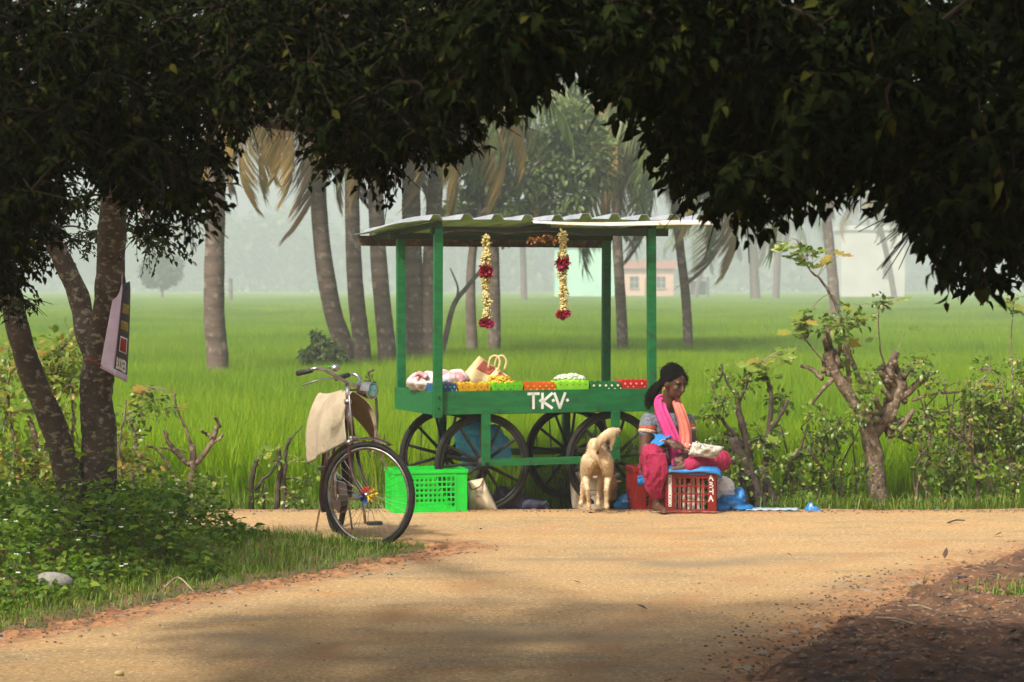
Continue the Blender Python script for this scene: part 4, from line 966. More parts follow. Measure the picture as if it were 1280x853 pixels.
# left of the cart
shrub('cut_shrub', 'pollarded shrub with bare forked stems right of the mottled tree', (246, 632), 18.2,
    [([(240, 650), (238, 610), (242, 580), (240, 555)], .03, .026), ([(238, 582), (222, 568), (210, 552), (206, 538)], .022, .016), ([(244, 580), (256, 566), (265, 552), (272, 532)], .022, .018), ([(240, 560), (230, 530), (220, 505), (218, 490)], .012, .007), ([(228, 620), (210, 580), (195, 562), (180, 558)], .014, .008), ([(200, 560), (225, 562), (232, 566)], .009, .006), ([(264, 556), (275, 548), (279, 542)], .012, .010), ([(170, 640), (165, 590), (170, 550), (160, 520)], .022, .010), ([(180, 600), (172, 560), (166, 535)], .012, .007)] + stubs((268, 540), 3, .014, rgp, (10, 18)),
    [(172, 520, .14, 60), (190, 500, .13, 40), (160, 545, .14, 60), (205, 512, .10, 26), (180, 490, .10, 30), (240, 605, .13, 60), (200, 600, .14, 70), (265, 600, .11, 40), (172, 580, .14, 70), (225, 625, .14, 70), (262, 625, .12, 50)],
    [(180, 490, 12, 5, lobe_y), (210, 505, 10, 4, lobe_g), (160, 510, 10, 4, lobe_g)], .05, 7, 'hedge shrubs left of the cart')
shrub('cut_shrub', 'small clump of short dark cut stems behind the bicycle', (345, 638), 18.6,
    [([(315, 646), (314, 610), (318, 585), (322, 575)], .022, .016), ([(316, 615), (328, 600), (342, 588), (346, 575)], .014, .009), ([(345, 646), (348, 610), (350, 580), (348, 562)], .024, .016), ([(356, 646), (356, 600), (357, 570), (362, 548)], .02, .012), ([(358, 560), (368, 544), (378, 533)], .008, .004), ([(330, 640), (332, 605)], .012, .008)],
    [(325, 620, .10, 30), (345, 575, .08, 16), (370, 620, .12, 50), (385, 600, .13, 60), (390, 635, .12, 60), (372, 640, .1, 40)], [(340, 565, 10, 3, lobe_y), (380, 575, 10, 3, lobe_g)], .045, 8, 'hedge shrubs left of the cart', m_stemdk)
shrub('leafy_shrub', 'yellow-green shrub behind the two trunks of the mottled tree', (60, 640), 17.3,
    [([(60, 660), (55, 600), (60, 540), (70, 480), (75, 430)], .02, .008), ([(20, 660), (25, 600), (15, 540), (10, 480)], .02, .008), ([(90, 650), (85, 590), (92, 520), (88, 460)], .018, .007), ([(0, 590), (30, 585), (50, 600)], .012, .008), ([(150, 650), (152, 600), (150, 560), (158, 500)], .014, .006), ([(-30, 660), (-30, 560), (-25, 470)], .02, .008), ([(40, 600), (45, 560), (35, 520)], .03, .02)],
    [(rgp.uniform(-50, 105), rgp.uniform(420, 625), .17, 46) for k in range(52)] + [(rgp.uniform(60, 110), rgp.uniform(410, 470), .12, 30) for k in range(4)] + [(rgp.uniform(140, 180), rgp.uniform(560, 630), .14, 40) for k in range(6)], [(70, 440, 14, 6, lobe_y), (20, 520, 24, 8, lobe_g), (80, 470, 10, 5, lobe_g), (20, 580, 20, 6, lobe_y)], .058, 9, 'hedge shrubs left of the cart', None, 'shrub', m_yleaf)
st = [([(x, 645), (x+rgp.uniform(-6, 6), 600), (x+rgp.uniform(-10, 10), rgp.uniform(505, 560))], rgp.uniform(.008, .018), .006) for x in (462, 474, 520, 660, 672, 690, 702, 715, 728, 742)]
shrub('cut_shrub', 'row of thin cut stems with a few leaves behind the cart wheels', (690, 632), 20.1, st + [([(470, 560), (470, 500), (460, 470), (468, 462)], .014, .010)], [(470, 560, .12, 30), (462, 480, .07, 14), (690, 590, .14, 50), (720, 600, .14, 60), (742, 610, .14, 60), (655, 600, .12, 40), (740, 545, .07, 14), (600, 620, .15, 50), (520, 620, .12, 40), (770, 600, .14, 50), (800, 560, .12, 30)], [(742, 543, 6, 4, lobe_y), (720, 580, 14, 4, lobe_g)], .05, 10, 'hedge shrubs left of the cart', m_stemdk)

# ================================================================== THE CART
m_cgreen = mat('cart_green_paint', (.004, .145, .036), (.003, .10, .026), 7, .5, bump=.12, bscale=60, c3=(.022, .045, .018), scale3=11, lo3=.60, hi3=.74, spec=.5, stretch=(1, 4, 4))
m_shgreen = mat('shaded_dirty_green', (.004, .05, .016), (.02, .035, .018), 9, .7, c3=(.05, .03, .02), scale3=14)  # cart green darkened to carry the shade under the roof, plus dirt
m_tyre = mat('worn_black_rubber', (.010, .010, .009), (.022, .019, .017), 16, .8, spec=.3, bump=.3, bscale=60); m_iron = mat('dark_iron', (.012, .011, .011), (.028, .023, .02), 20, .6, spec=.3)
m_sheet = mat('galvanised_sheet', (.62, .66, .70), (.50, .53, .56), 5, .38, metal=.55, c3=(.40, .26, .16), scale3=9, lo3=.66, hi3=.75); m_rust = mat('rusty_angle_iron', (.075, .052, .038), (.14, .085, .055), 12, .85, bump=.4, c3=(.20, .17, .13), scale3=18)
CA = Vector((-.582, 18.3, -.045)); CR = R(20)
cart = empty('vendor_cart', CA, CR, 'green four wheeled vendor cart with corrugated roof, lettered T.K.V', 'cart')
def cw(x, y, z): return CA + Matrix.Rotation(CR, 3, 'Z') @ Vector((x, y, z))
LX, DY = 1.775, .90; ZD0, ZD1 = .775, .952
# tray: front, back and end boards, planked floor
def board(name, a, b, th, z0, z1, m=m_cgreen):
    a, b = Vector(a), Vector(b); return MB().bar((a.x, a.y, (z0+z1)/2), (b.x, b.y, (z0+z1)/2), th, z1-z0).build(name, m, cart)
front = board('front_board', (-.04, -.012, 0), (LX+.10, -.012, 0), .028, ZD0, ZD1)
board('end_board', (-.02, .004, 0), (-.02, DY+.06, 0), .026, ZD0, ZD1-.004); board('end_board', (LX+.085, .004, 0), (LX+.085, DY+.06, 0), .026, ZD0, ZD1-.004)
board('back_board', (-.005, DY+.045, 0), (LX+.07, DY+.045, 0), .026, ZD0, ZD1-.006)
for k in range(7):
    y = .068 + k*.138; MB().box((LX/2+.03, y, ZD0+.055), (LX+.055, .132, .022)).build('floor_plank', m_cgreen, cart)
for y in (.06, DY-.02): MB().box((LX/2+.03, y, ZD0+.018), (LX+.05, .05, .05)).build('bearer', m_iron, cart)
# posts and roof frame
POSTS = [(.0, -.036, ZD0-.02, 2.215), (LX, -.036, ZD0-.02, 2.21), (0, DY+.0, ZD0+.07, 2.17), (LX, DY+.0, ZD0+.07, 2.17)]
for x, y, z0, z1 in POSTS:
    MB().box((x, y+(.0 if y > .1 else -.008), (z0+z1)/2), (.066, .044, z1-z0), Matrix.Rotation(.006*math.sin(x*9+y*5+1), 3, 'Y')).build('post', m_cgreen, cart)
bolts = MB()
for x in (0, LX):
    for z in (ZD0+.05, ZD1-.04): bolts.cone((x, -.066, z), (x, -.076, z), .008, .007, 8)
bolts.build('bolts', m_iron, cart)['kind'] = 'stuff'
RX0, RX1, RY0, RY1 = -.17, LX+.42, -.15, 1.65
def rz_(y): return 2.265 - (y-RY0)/(RY1-RY0)*.075
def beam(name, a, b, w, h, m): return MB().bar(a, b, w, h).build(name, m, cart)
beam('roof_beam', (-.05, -.03, rz_(-.03)-.075), (LX+.14, -.03, rz_(0)-.075), .05, .06, m_shgreen)
beam('roof_beam', (-.10, DY, rz_(DY)-.06), (LX+.05, DY, rz_(DY)-.06), .05, .05, m_shgreen)
for x in (0, LX*.5, LX): beam('rafter', (x, RY0+.06, rz_(RY0)-.03), (x, RY1-.03, rz_(RY1)-.03), .04, .04, m_shgreen)
beam('eave_angle', (RX0+.03, RY1-.02, rz_(RY1)-.055), (RX1-.12, RY1-.02, rz_(RY1)-.060), .03, .085, m_rust)
# rusty bracket wires under the front edge
w_ = MB().tube(spline([(0, -.05, 2.10), (.05, -.06, 2.17), (.30, -.07, 2.185), (.55, -.06, 2.165)], 5), .007, 5); w_.tube(spline([(.55, -.06, 2.165), (.9, -.07, 2.185), (1.2, -.05, 2.16)], 5), .006, 5); w_.build('tie_wire', m_rust, cart)
# corrugated sheets: trapezoid ribs running front to back
pitch, NR = .2467, 9
def profile(x0, n):
    pr = [(x0, 0)]
    for k in range(n):
        c = x0 + pitch*(k+.5); pr += [(c-.052, 0), (c-.026, .042), (c+.026, .042), (c+.052, 0)]
    pr.append((x0+pitch*n, 0)); return pr
def sheetpart(x0, n, dz, y0, y1):
    pr = profile(x0, n); mb = MB(); ny = 8
    for j in range(ny+1):
        y = y0+(y1-y0)*j/ny
        for (x, z) in pr: mb.v.append((x, y, rz_(y)+z+dz+.004*math.sin(x*7+y*5)+.006*math.sin(y*3+x)))
    n_ = len(pr)
    for j in range(ny):
        for i in range(n_-1): mb.f.append((j*n_+i, j*n_+i+1, (j+1)*n_+i+1, (j+1)*n_+i))
    me = evaluated(mb.mesh('tmp'), [('SOLIDIFY', dict(thickness=.003, offset=1))]); me.polygons.foreach_set('use_smooth', np.zeros(len(me.polygons), bool)); return me
link('roof_sheet', sheetpart(RX0, 5, .0, RY0, RY1), cart, m_sheet); link('roof_sheet', sheetpart(RX0+pitch*5-.02, 5, .008, RY0-.015, RY1+.01), cart, m_sheet)
# bent bright edging strip along the right part of the front edge
mb = MB()
mb.grid(lambda u, v: (.72+u*(RX1+.08-.72), RY0-.022-.035*math.sin(v*1.9)-.02*v*u, 2.262-.045*v*(.45+.55*u)-.012*math.sin(u*5)+.01*u), 22, 4)
link('edge_strip', solid(mb, .003), cart, mat('pale_sheet_edge', (.74, .70, .62), (.62, .55, .46), 6, .5, c3=(.38, .17, .08), scale3=12, lo3=.60, hi3=.68))
# wheels
wheel_r = .39
def make_wheel(x, y):
    wv = empty('wheel', (x, y, wheel_r)); wv.parent = cart
    MB().ring((0, 0, 0), (0, 1, 0), wheel_r-.024, .024, 48, 8, .9).build('tyre', m_tyre, wv, True)
    MB().ring((0, 0, 0), (0, 1, 0), wheel_r-.054, .014, 48, 6, 1.1).build('rim', m_iron, wv, True)
    for k in range(12):
        a = k*math.pi/6+.13*x+.2*y; d = Vector((math.cos(a), 0, math.sin(a)))
        MB().tube([d*.045, d*.2, d*(wheel_r-.055)], [.015, .0125, .0115], 6).build('spoke', m_iron, wv)
    MB().tube([(0, -.07, 0), (0, -.05, 0), (0, .05, 0), (0, .07, 0)], [.035, .055, .055, .035], 14).build('hub', m_iron, wv)
WX = (.392, 1.472)
for x in WX:
    for y in (.045, .955): make_wheel(x, y)
    for y in (-.035, 1.035):
        MB().box((x, y, .575), (.062, .042, .40)).build('frame_leg', m_cgreen, cart)
    MB().tube([(x, -.07, wheel_r), (x, 1.07, wheel_r)], .016, 8).build('axle', m_iron, cart)
for y in (-.035, 1.035): MB().box(((WX[0]+WX[1])/2, y, .40), (WX[1]-WX[0]-.064, .036, .055)).build('frame_rail', m_cgreen, cart)
# painted letters T.K.V.
mb = MB(); ft = lambda u, v: Vector((u, -.0275, v)); of = Vector((0, .003, 0))
for ch, x0, wd in (('T', .745, .085), ('K', .862, .078), ('V', .962, .088)):
    for st in LET[ch]: stroke(mb, [(x0+wd*x, .812+.112*y) for x, y in st], .021, ft, of)
for x in (.846, .952, 1.070): stroke(mb, [(x-.003, .868), (x+.003, .872)], .022, ft, of)
mb.build('lettering', m_white, front)

# ------------------------------------------------------------------ garlands hanging from the roof
m_jas = leafmat('jasmine_flower', [(0, (.62, .50, .14)), (.5, (.74, .64, .26)), (.9, (.80, .74, .45)), (1, (.45, .42, .10))], transl=.25, tint=(1, 1, .8)); m_rose = leafmat('rose_petal', [(0, (.22, .005, .015)), (.6, (.33, .01, .03)), (1, (.45, .03, .08))], transl=.2, tint=(1, .6, .6)); m_pinkrose = leafmat('pink_petal', [(0, (.38, .01, .08)), (1, (.60, .06, .16))], transl=.2, tint=(1, .6, .7))
def petals(c, r, n, L, rg, flat=1.0):
    q = norm(rg.normal(size=(n, 3))); return c + q*r*rg.uniform(.35, 1, (n, 1))*np.array([1, 1, flat]), q + rg.normal(size=(n, 3))*.5
def florets(P, r, rg, nu=6, nv=4):
    """tiny round flower heads at P"""
    mb = MB()
    for q in P:
        k = rg.uniform(.7, 1.25)*r; mb.ball(q, (k, k, k*rg.uniform(.6, 1)), nu, nv)
    return mb
def garland(label, px, y0, y1, yred, Yd, side):
    rg = np.random.default_rng(int(px)); a, b = np.array(at(px, y0, Yd)), np.array(at(px+1, y1, Yd)); t = empty('flower_garland', a, 0, label, 'garland', 'flower garlands hanging from the cart roof')
    P = []; n = 620
    for k in range(n):
        u = k/n; c = a+(b-a)*u*.95 + np.array([.006*math.sin(u*9), 0, 0]); q = norm(rg.normal(size=3)*np.array([1, 1, .3])); P.append(c + q*.043*rg.uniform(.35, 1)*(.8+.2*math.sin(u*26)))
    o = florets(P, .0095, rg).build('jasmine_string', m_jas, t, False, True); o['kind'] = 'stuff'
    c = a + (b-a)*((yred-y0)/(y1-y0)); P, D = petals(c+np.array([side*.012, -.01, 0]), .042, 260, .03, rg, 1.15); L = rg.uniform(.022, .036, len(P)); link('rose', leaves('rose', P, D, L, L*.9, rng=rg), t, m_rose, True)
    for dx in (-.024, .022, 0):
        P, D = petals(b+np.array([dx, -.01 if dx else .01, rg.normal()*.006]), .026, 110, .03, rg, .8); L = rg.uniform(.018, .03, len(P)); link('rose_tassel', leaves('rose_tassel', P, D, L, L*.9, rng=rg), t, m_pinkrose if dx >= 0 else m_rose, True)
    MB().tube([tuple(a+np.array([0, 0, .04])), tuple(a), tuple(b)], .004, 5).build('string', m_rust, t, False, True)
garland('long garland of yellow jasmine with a magenta rose tassel, left of the pair', 607, 294, 404, 340, cw(.40, -.10, 0).y, 0)
garland('yellow jasmine garland with dark red rose hanging before the mint block', 703, 290, 393, 330, cw(1.03, -.10, 0).y, .012)
mg = np.random.default_rng(8); c = np.array(at(675, 300, cw(.85, -.1, 0).y)); P = np.concatenate([c+np.array([dx, 0, .012*math.sin(dx*30)]) + mg.normal(size=(26, 3))*.012 for dx in np.linspace(-.08, .11, 6)]); L = mg.uniform(.015, .028, len(P))
tag(link('marigold_string', leaves('marigold_string', P, mg.normal(size=(len(P), 3)), L, L*.8, rng=mg), m=leafmat('marigold', [(0, (.55, .22, .02)), (.6, (.30, .10, .02)), (1, (.09, .05, .02))], transl=.1)), 'short string of withered orange marigolds tied under the roof edge', 'flowers')

# ------------------------------------------------------------------ plastic baskets on the tray
def plastic(name, c, c2=None): return mat(name, c, c2 or tuple(x*.82 for x in c), 9, .35, spec=.5)
def basket(label, x0, x1, m, m_dot, fill=None, seed=0):
    t = empty('plastic_basket', cw((x0+x1)/2, .115+.012*math.sin(seed*5), ZD1-.042+.007*math.sin(seed*3)), CR+.035*math.sin(seed*7), label, 'basket', 'coloured plastic baskets on the cart'); wd = x1-x0-.012; dp = .17; H = .105; th = .006
    def wall(n, L, tf):
        mb = MB(); k = 6*n
        top = [(L*(i/k-.5), H - .016 + .016*abs(math.sin(math.pi*n*i/k))) for i in range(k+1)]
        f = [tf(x, z, s) for s in (0, th) for x, z in ([(q[0], 0) for q in top] + top)]; w2 = 2*(k+1); mb.v = [tuple(q) for q in f]
        for i in range(k):
            mb.f += [(i, i+1, k+2+i, k+1+i), (w2+i+1, w2+i, w2+k+1+i, w2+k+2+i), (k+1+i, k+2+i, w2+k+2+i, w2+k+1+i)]
        return mb
    wall(5, wd, lambda x, z, s: Vector((x, -dp/2-z*.10+s, z))).build('front_wall', m, t); wall(5, wd, lambda x, z, s: Vector((x, dp/2+z*.10-s, z))).build('back_wall', m, t)
    for sg in (-1, 1): wall(3, dp, lambda x, z, s: Vector((sg*(wd/2-s), x, z))).build('side_wall', m, t)
    MB().box((0, 0, .004), (wd, dp, .006)).build('bottom', m, t)
    dots = MB(); rg = random.Random(seed)
    for i in range(5):
        x = wd*((i+.5)/5-.5); z = .074
        dots.cone((x, -dp/2-z*.10+.001, z), (x, -dp/2-z*.10-.003, z), .010 if m_dot in (lt, pk) else .006, .009 if m_dot in (lt, pk) else .005, 10)
        z = .048
        if rg.random() < .6: x += wd*.1; dots.cone((x, -dp/2-z*.10+.001, z), (x, -dp/2-z*.10-.003, z), .007, .006, 8)
    dots.build('dots', m_dot, t)['kind'] = 'stuff'
    if fill:
        rgf = np.random.default_rng(seed); nn = 110; P = np.stack([rgf.uniform(-.48, .48, nn)*wd, rgf.uniform(-.42, .42, nn)*dp, rgf.uniform(.04, .105, nn)], 1); L = rgf.uniform(.02, .032, nn); o = florets(P, .013, rgf).build('flower_filling', fill, t); o['kind'] = 'stuff'
    return t
m_mari = leafmat('marigold_yellow', [(0, (.70, .42, .02)), (1, (.82, .62, .05))], transl=.15)
pb = {'blue': plastic('blue_plastic', (.012, .09, .22)), 'yel': plastic('yellow_plastic', (.78, .40, .012)), 'lime': plastic('lime_plastic', (.16, .68, .02)), 'ora': plastic('orange_plastic', (.78, .14, .012)), 'dkg': plastic('bottle_green_plastic', (.012, .17, .045)), 'red': plastic('red_plastic', (.60, .012, .016)), 'lim2': plastic('pale_lime_plastic', (.30, .74, .03))}
dk, lt, yl, pk = mat('dot_dark', (.10, .10, .03)), mat('dot_pale', (.70, .66, .45)), mat('dot_yellow', (.75, .55, .05)), mat('dot_pink', (.78, .28, .24))
xs0 = [.015, .185, .460, .735, 1.010, 1.290, 1.560]; 
basket('dark blue scalloped plastic basket behind the front left cart post', -.02, .175, pb['blue'], mat('dot_blue', (.35, .55, .65)), None, 1)
basket('yellow scalloped plastic basket in front of the cloth bag', .185, .452, pb['yel'], dk, m_mari, 2)
basket('bright lime green plastic basket between the yellow and orange ones', .458, .725, pb['lime'], dk, m_mari, 3)
basket('orange scalloped plastic basket above the letters', .731, .998, pb['ora'], yl, None, 4)
basket('pale lime plastic basket between the orange and bottle green ones', 1.004, 1.275, pb['lim2'], dk, None, 5)
basket('bottle green plastic basket with pale holes', 1.281, 1.545, pb['dkg'], lt, None, 6)
basket('red scalloped plastic basket nearest the vendor', 1.551, 1.800, pb['red'], pk, None, 7)
rgf = np.random.default_rng(9); nn = 420; c = np.array(cw(1.20, .26, 1.02)); q = norm(rgf.normal(size=(nn, 3)))*np.cbrt(rgf.random((nn, 1)))*np.array([.12, .06, .045]); q[:, 2] = np.abs(q[:, 2]); L = rgf.uniform(.016, .03, nn)
tag(florets(c+q, .010, rgf).build('jasmine_heap', leafmat('white_jasmine', [(0, (.72, .74, .60)), (1, (.82, .82, .76))], transl=.2, tint=(1, 1, .9))), 'small heap of white jasmine behind the green baskets', 'flowers')
MB().ball(cw(1.20, .26, 1.0), (.11, .07, .035), 14, 8).build('jasmine_box', pb['lim2'], bpy.data.objects['jasmine_heap'])
nn = 160; c = np.array(cw(.58, .17, 1.055)); q = np.clip(rgf.normal(size=(nn, 3)), -1.5, 1.5)*np.array([.05, .03, .022]); q[:, 2] = np.abs(q[:, 2])-.04; L = rgf.uniform(.018, .03, nn)
tag(florets(c+q, .013, rgf).build('marigold_heap', m_mari), 'few yellow marigolds heaped against the cloth bag', 'flowers')
# rolled pink and white blanket at the left end
m_blank = mat('pink_white_cloth', (.70, .60, .60), (.58, .26, .28), 9, .95, bump=.4, bscale=25, lo=.50, hi=.62)
mb = MB(); rgb_ = random.Random(2)
for (x, y, z, rx, ry, rz) in ((.03, .30, 1.01, .11, .13, .075), (.14, .30, 1.03, .13, .13, .075), (.27, .34, 1.03, .11, .12, .075), (-.0, .45, 1.01, .09, .14, .07), (.2, .45, 1.0, .2, .13, .065)): mb.ball(cw(x, y, z), (rx, ry, rz), 14, 9)
for k in range(14): x, y = rgb_.uniform(-.08, .34), rgb_.uniform(.2, .5); mb.tube([cw(x-.04, y, 1.06), cw(x, y+.02, 1.085), cw(x+.05, y-.03, 1.06)], [.012, .022, .012], 7)
tag(link('blanket_roll', wrinkle(organic(mb, .010, 2), .016, (20, 20, 14), 5), m=m_blank), 'crumpled pink and white blanket at the left end of the cart', 'blanket')
# cloth shopping bag lying on the tray
m_bag = mat('cream_bag_cloth', (.76, .60, .32), (.70, .52, .27), 8, .85, bump=.3, bscale=18); m_bagp = mat('salmon_print', (.52, .16, .10), (.42, .10, .07), 10, .85)
bagY = cw(.42, .36, 0).y; bg_ = empty('cloth_bag', cw(.42, .36, .86), 0, 'cream cloth bag with salmon patches and loop handle lying on the cart', 'bag')
def bagq(u, v, s):
    """u along the bag (bottom to mouth), v across"""
    a, b, c_, d = (560, 490), (599, 445), (641, 474), (612, 494)      # corners in pixels: bottom-left, mouth-left, mouth-right, bottom-right
    x = (a[0]*(1-u)+b[0]*u)*(1-v) + (d[0]*(1-u)+c_[0]*u)*v; y = (a[1]*(1-u)+b[1]*u)*(1-v) + (d[1]*(1-u)+c_[1]*u)*v
    bul = math.sin(math.pi*min(.97, max(.03, u)))**.6*math.sin(math.pi*v)**.5; wob = .012*math.sin(7*u+4*v)+.008*math.sin(13*v+3*u)
    return at(x, y, bagY + s*(.085*bul) + wob)
mb = MB(); n_ = 14; mb.grid(lambda u, v: bagq(u, v, -1), n_, n_); mb.grid(lambda u, v: bagq(u, v, 1), n_, n_); link('body', evaluated(mb.mesh('tmp'), [('SOLIDIFY', dict(thickness=.003, offset=0))]), bg_, m_bag, True)
def bagpatch(u0, u1, v0, v1): link('patch', solid(MB().grid(lambda u, v: bagq(u0+(u1-u0)*u, v0+(v1-v0)*v, -1)+Vector((0, -.006, 0)), 6, 6), .003), bg_, m_bagp, True)
bagpatch(.72, .97, .16, .52); bagpatch(.62, .95, .66, .93); bagpatch(.12, .30, .36, .5); bagpatch(.30, .40, .80, .95)
for off, yy in ((0, -.06), (8, .02)):
    MB().tube(spline([tuple(at(610+off, 460, bagY+yy)), tuple(at(613+off, 448, bagY+yy)), tuple(at(620+off, 445, bagY+yy)), tuple(at(625+off, 452, bagY+yy)), tuple(at(622+off, 464, bagY+yy))], 6), .009, 7).build('handle', m_bag, bg_, True, True)

# ------------------------------------------------------------------ crates
def crate(name, label, loc, rz, sx, sy, H, m, nb, nrow, group=None, solid_band=.0, margin=.09):
    t = empty(name, loc, rz, label, 'crate', group)
    def face(nm, L, tf):
        mb = MB(); th = .012; x0, x1 = -L/2+margin*min(1, L/.5), L/2-margin*min(1, L/.5); z0, z1 = .035+solid_band, H-.055
        def bx(xa, xb, za, zb, d=th):
            b = MB().box(((xa+xb)/2, 0, (za+zb)/2), (xb-xa, d, zb-za)); mb.add([tf(*q) for q in b.v], b.f)
        bx(-L/2, x0, 0, H); bx(x1, L/2, 0, H); bx(x0, x1, 0, z0); bx(x0, x1, z1, H-.028); bx(-L/2-.004, L/2+.004, H-.028, H, th*2.2)
        for k in range(nb):
            x = x0+(x1-x0)*(k+1)/(nb+1); bx(x-.0045, x+.0045, z0, z1, .008)
        for k in range(nrow):
            z = z0+(z1-z0)*(k+1)/(nrow+1); bx(x0, x1, z-.006, z+.006, .011)
        bx(x0-.006, x0+.006, 0, H, .020); bx(x1-.006, x1+.006, 0, H, .020)
        return mb.build(nm, m, t)
    f = face('front_panel', sx, lambda x, y, z: (x, y-sy/2, z)); face('back_panel', sx, lambda x, y, z: (x, y+sy/2, z))
    face('side_panel', sy-.03, lambda x, y, z: (y-sx/2, x, z)); face('side_panel', sy-.03, lambda x, y, z: (y+sx/2, x, z))
    MB().box((0, 0, .012), (sx-.026, sy-.026, .016)).build('bottom', m, t)
    return t, f
gc = gnd(529, 641); gw = plastic('bright_green_plastic', (.012, .60, .045), (.01, .50, .04))
crate('plastic_crate', 'bright green plastic crate with slotted sides behind the bicycle wheel', (gc.x+.015, 18.25, float(road_z(np.array(gc.x), np.array(18.2)))), R(14), .56, .36, .325, gw, 10, 5)
m_rcr = plastic('red_crate_plastic', (.25, .012, .010), (.17, .009, .009))
rc = gnd(864, 641)
ct, cf = crate('plastic_crate', 'red lettered plastic crate topped with a blue sheet', (rc.x+.005, 18.2, -.006), R(-3), .375, .36, .325, m_rcr, 5, 3, margin=.075)
mb = MB()
for i, ch in enumerate('ABHA'):
    for st in LET[ch]: stroke(mb, [(.132+.032*x, .255-.052*i+.040*y) for x, y in st], .008, lambda u, v: Vector((u, -.190, v)), Vector((0, .004, 0)))
for i, ch in enumerate('0806880080'):
    for st in LET[ch]: stroke(mb, [(-.168+.018*x, .275-.024*i+.017*y) for x, y in st], .005, lambda u, v: Vector((u, -.190, v)), Vector((0, .004, 0)))
mb.build('lettering', m_white, cf)
pkx = random.Random(5)
m_pack = mat('white_packet', (.74, .68, .58), (.60, .52, .42), 20, .6)
for k in range(7):
    x = -.12+.035*k; o = MB().tube([(0, 0, 0), (0, 0, .20+.05*pkx.random())], .013, 8).build('white_stick', m_pack); o.location = (rc.x+x, 18.10+pkx.uniform(-.02, .02), .02)
    tag(o, 'white packet standing upright inside the red lettered crate', 'packet', 'white packets in the red crate')
sc2 = at(812, 630, 18.62); crate('plastic_crate', 'red crate under the vendor, beside her right leg', (sc2.x+.06, 18.62, -.03), R(8), .42, .36, .34, m_rcr, 6, 3)
# string and sticks at the crate foot
for k, (xa, ya, xb, yb) in enumerate(((810, 637, 872, 634), (820, 640, 895, 638), (835, 636, 890, 642))):
    a, b = gnd(xa, ya), gnd(xb, yb); a.z = b.z = .012; a.y = min(a.y, 17.98); b.y = min(b.y, 17.98)
    tag(MB().tube(spline([tuple(a), tuple((a+b)/2+Vector((0, -.01, .006))), tuple(b)], 5), np.linspace(.006, .004, 11), 6).build('dry_stick', m_stem), 'thin dry stick lying along the foot of the red crate', 'stick', 'sticks at the red crate')

# sacks and bags
m_blue = mat('blue_tarpaulin', (.02, .21, .55), (.015, .15, .42), 7, .4, bump=.5, bscale=14, c3=(.35, .55, .72), scale3=16, lo3=.66, hi3=.72, spec=.5); m_wsack = mat('white_plastic_sack', (.80, .80, .77), (.70, .70, .68), 8, .5, bump=.4, bscale=16)
m_lblue = mat('light_blue_plastic', (.12, .62, .92), (.07, .50, .86), 6, .35, transl=.35, bump=.7, bscale=11, c3=(.50, .70, .82), scale3=12, lo3=.62, hi3=.70); m_navy = mat('navy_cloth', (.012, .014, .04), (.03, .03, .06), 10, .8, bump=.4); m_msack = mat('woven_sack', (.68, .60, .44), (.58, .50, .34), 10, .8, bump=.4, bscale=22, c3=(.45, .16, .14), scale3=8, lo3=.66, hi3=.70)
def lump(name, label, cat, Y, blobs, m, voxel=.014, wr=10, seed=0):
    mb = MB(); rg = random.Random(seed)
    for (px, py, rx, rz, *ry) in blobs: mb.ball(at(px, py, Y+(ry[1] if len(ry) > 1 else 0)), (rx/163, (ry[0] if ry else rx/163*.8), rz/163), 14, 9)
    for k in range(wr):
        px, py, rx, rz, *_ = rg.choice(blobs); c_ = at(px+rg.uniform(-.5, .5)*rx, py+rg.uniform(-.7, .3)*rz, Y-.7*min(.3, rx/163*.8)); d = Vector((rg.uniform(-1, 1), 0, rg.uniform(-1, 1))).normalized()*rx/163*.5
        mb.tube([c_-d, c_, c_+d], [.006, .014, .006], 6)
    return tag(link(name, wrinkle(organic(mb, voxel*.8, 2), .012, (22, 22, 24), seed), m=m), label, cat)
lump('plastic_sack', 'bright blue plastic bundle hanging behind the left cart wheels', 'sack', 18.95, [(600, 550, 22, 24), (584, 548, 17, 22), (618, 556, 15, 26), (590, 575, 14, 16), (630, 565, 9, 20)], m_lblue, seed=1)
ts = at(603, 528, 18.95); MB().tube([ts, (ts.x+.01, ts.y, .78)], [.02, .012], 7).build('neck_tie', m_lblue, bpy.data.objects['plastic_sack'])
def pillow(name, label, cat, cs, Y, thick, m, seed=0):
    def fn(u, v, s):
        a, b, c_, d = cs; x = (a[0]*(1-u)+b[0]*u)*(1-v)+(d[0]*(1-u)+c_[0]*u)*v; y = (a[1]*(1-u)+b[1]*u)*(1-v)+(d[1]*(1-u)+c_[1]*u)*v
        bul = (math.sin(math.pi*u)**.5)*(math.sin(math.pi*v)**.5) if 0 < u < 1 and 0 < v < 1 else 0
        return at(x, y, Y + s*thick*bul + .012*math.sin(9*u+5*v+seed)*bul + .008*math.sin(17*v-6*u)*bul)
    mb = MB(); mb.grid(lambda u, v: fn(u, v, -1), 14, 14); mb.grid(lambda u, v: fn(u, v, 1), 14, 14); return tag(link(name, evaluated(mb.mesh('tmp'), [('SOLIDIFY', dict(thickness=.004, offset=0))]), m=m), label, cat)
ws_ = pillow('woven_sack', 'cream woven sack slumped beside the green crate', 'sack', ((586, 642), (584, 602), (604, 598), (624, 641)), 18.42, .09, m_msack)
MB().tube(spline([tuple(at(586, 604, 18.40)), tuple(at(590, 612, 18.33)), tuple(at(600, 608, 18.32)), tuple(at(604, 600, 18.40))], 4), .006, 6).build('folded_mouth', mat('sack_hem', (.20, .07, .05)), ws_)
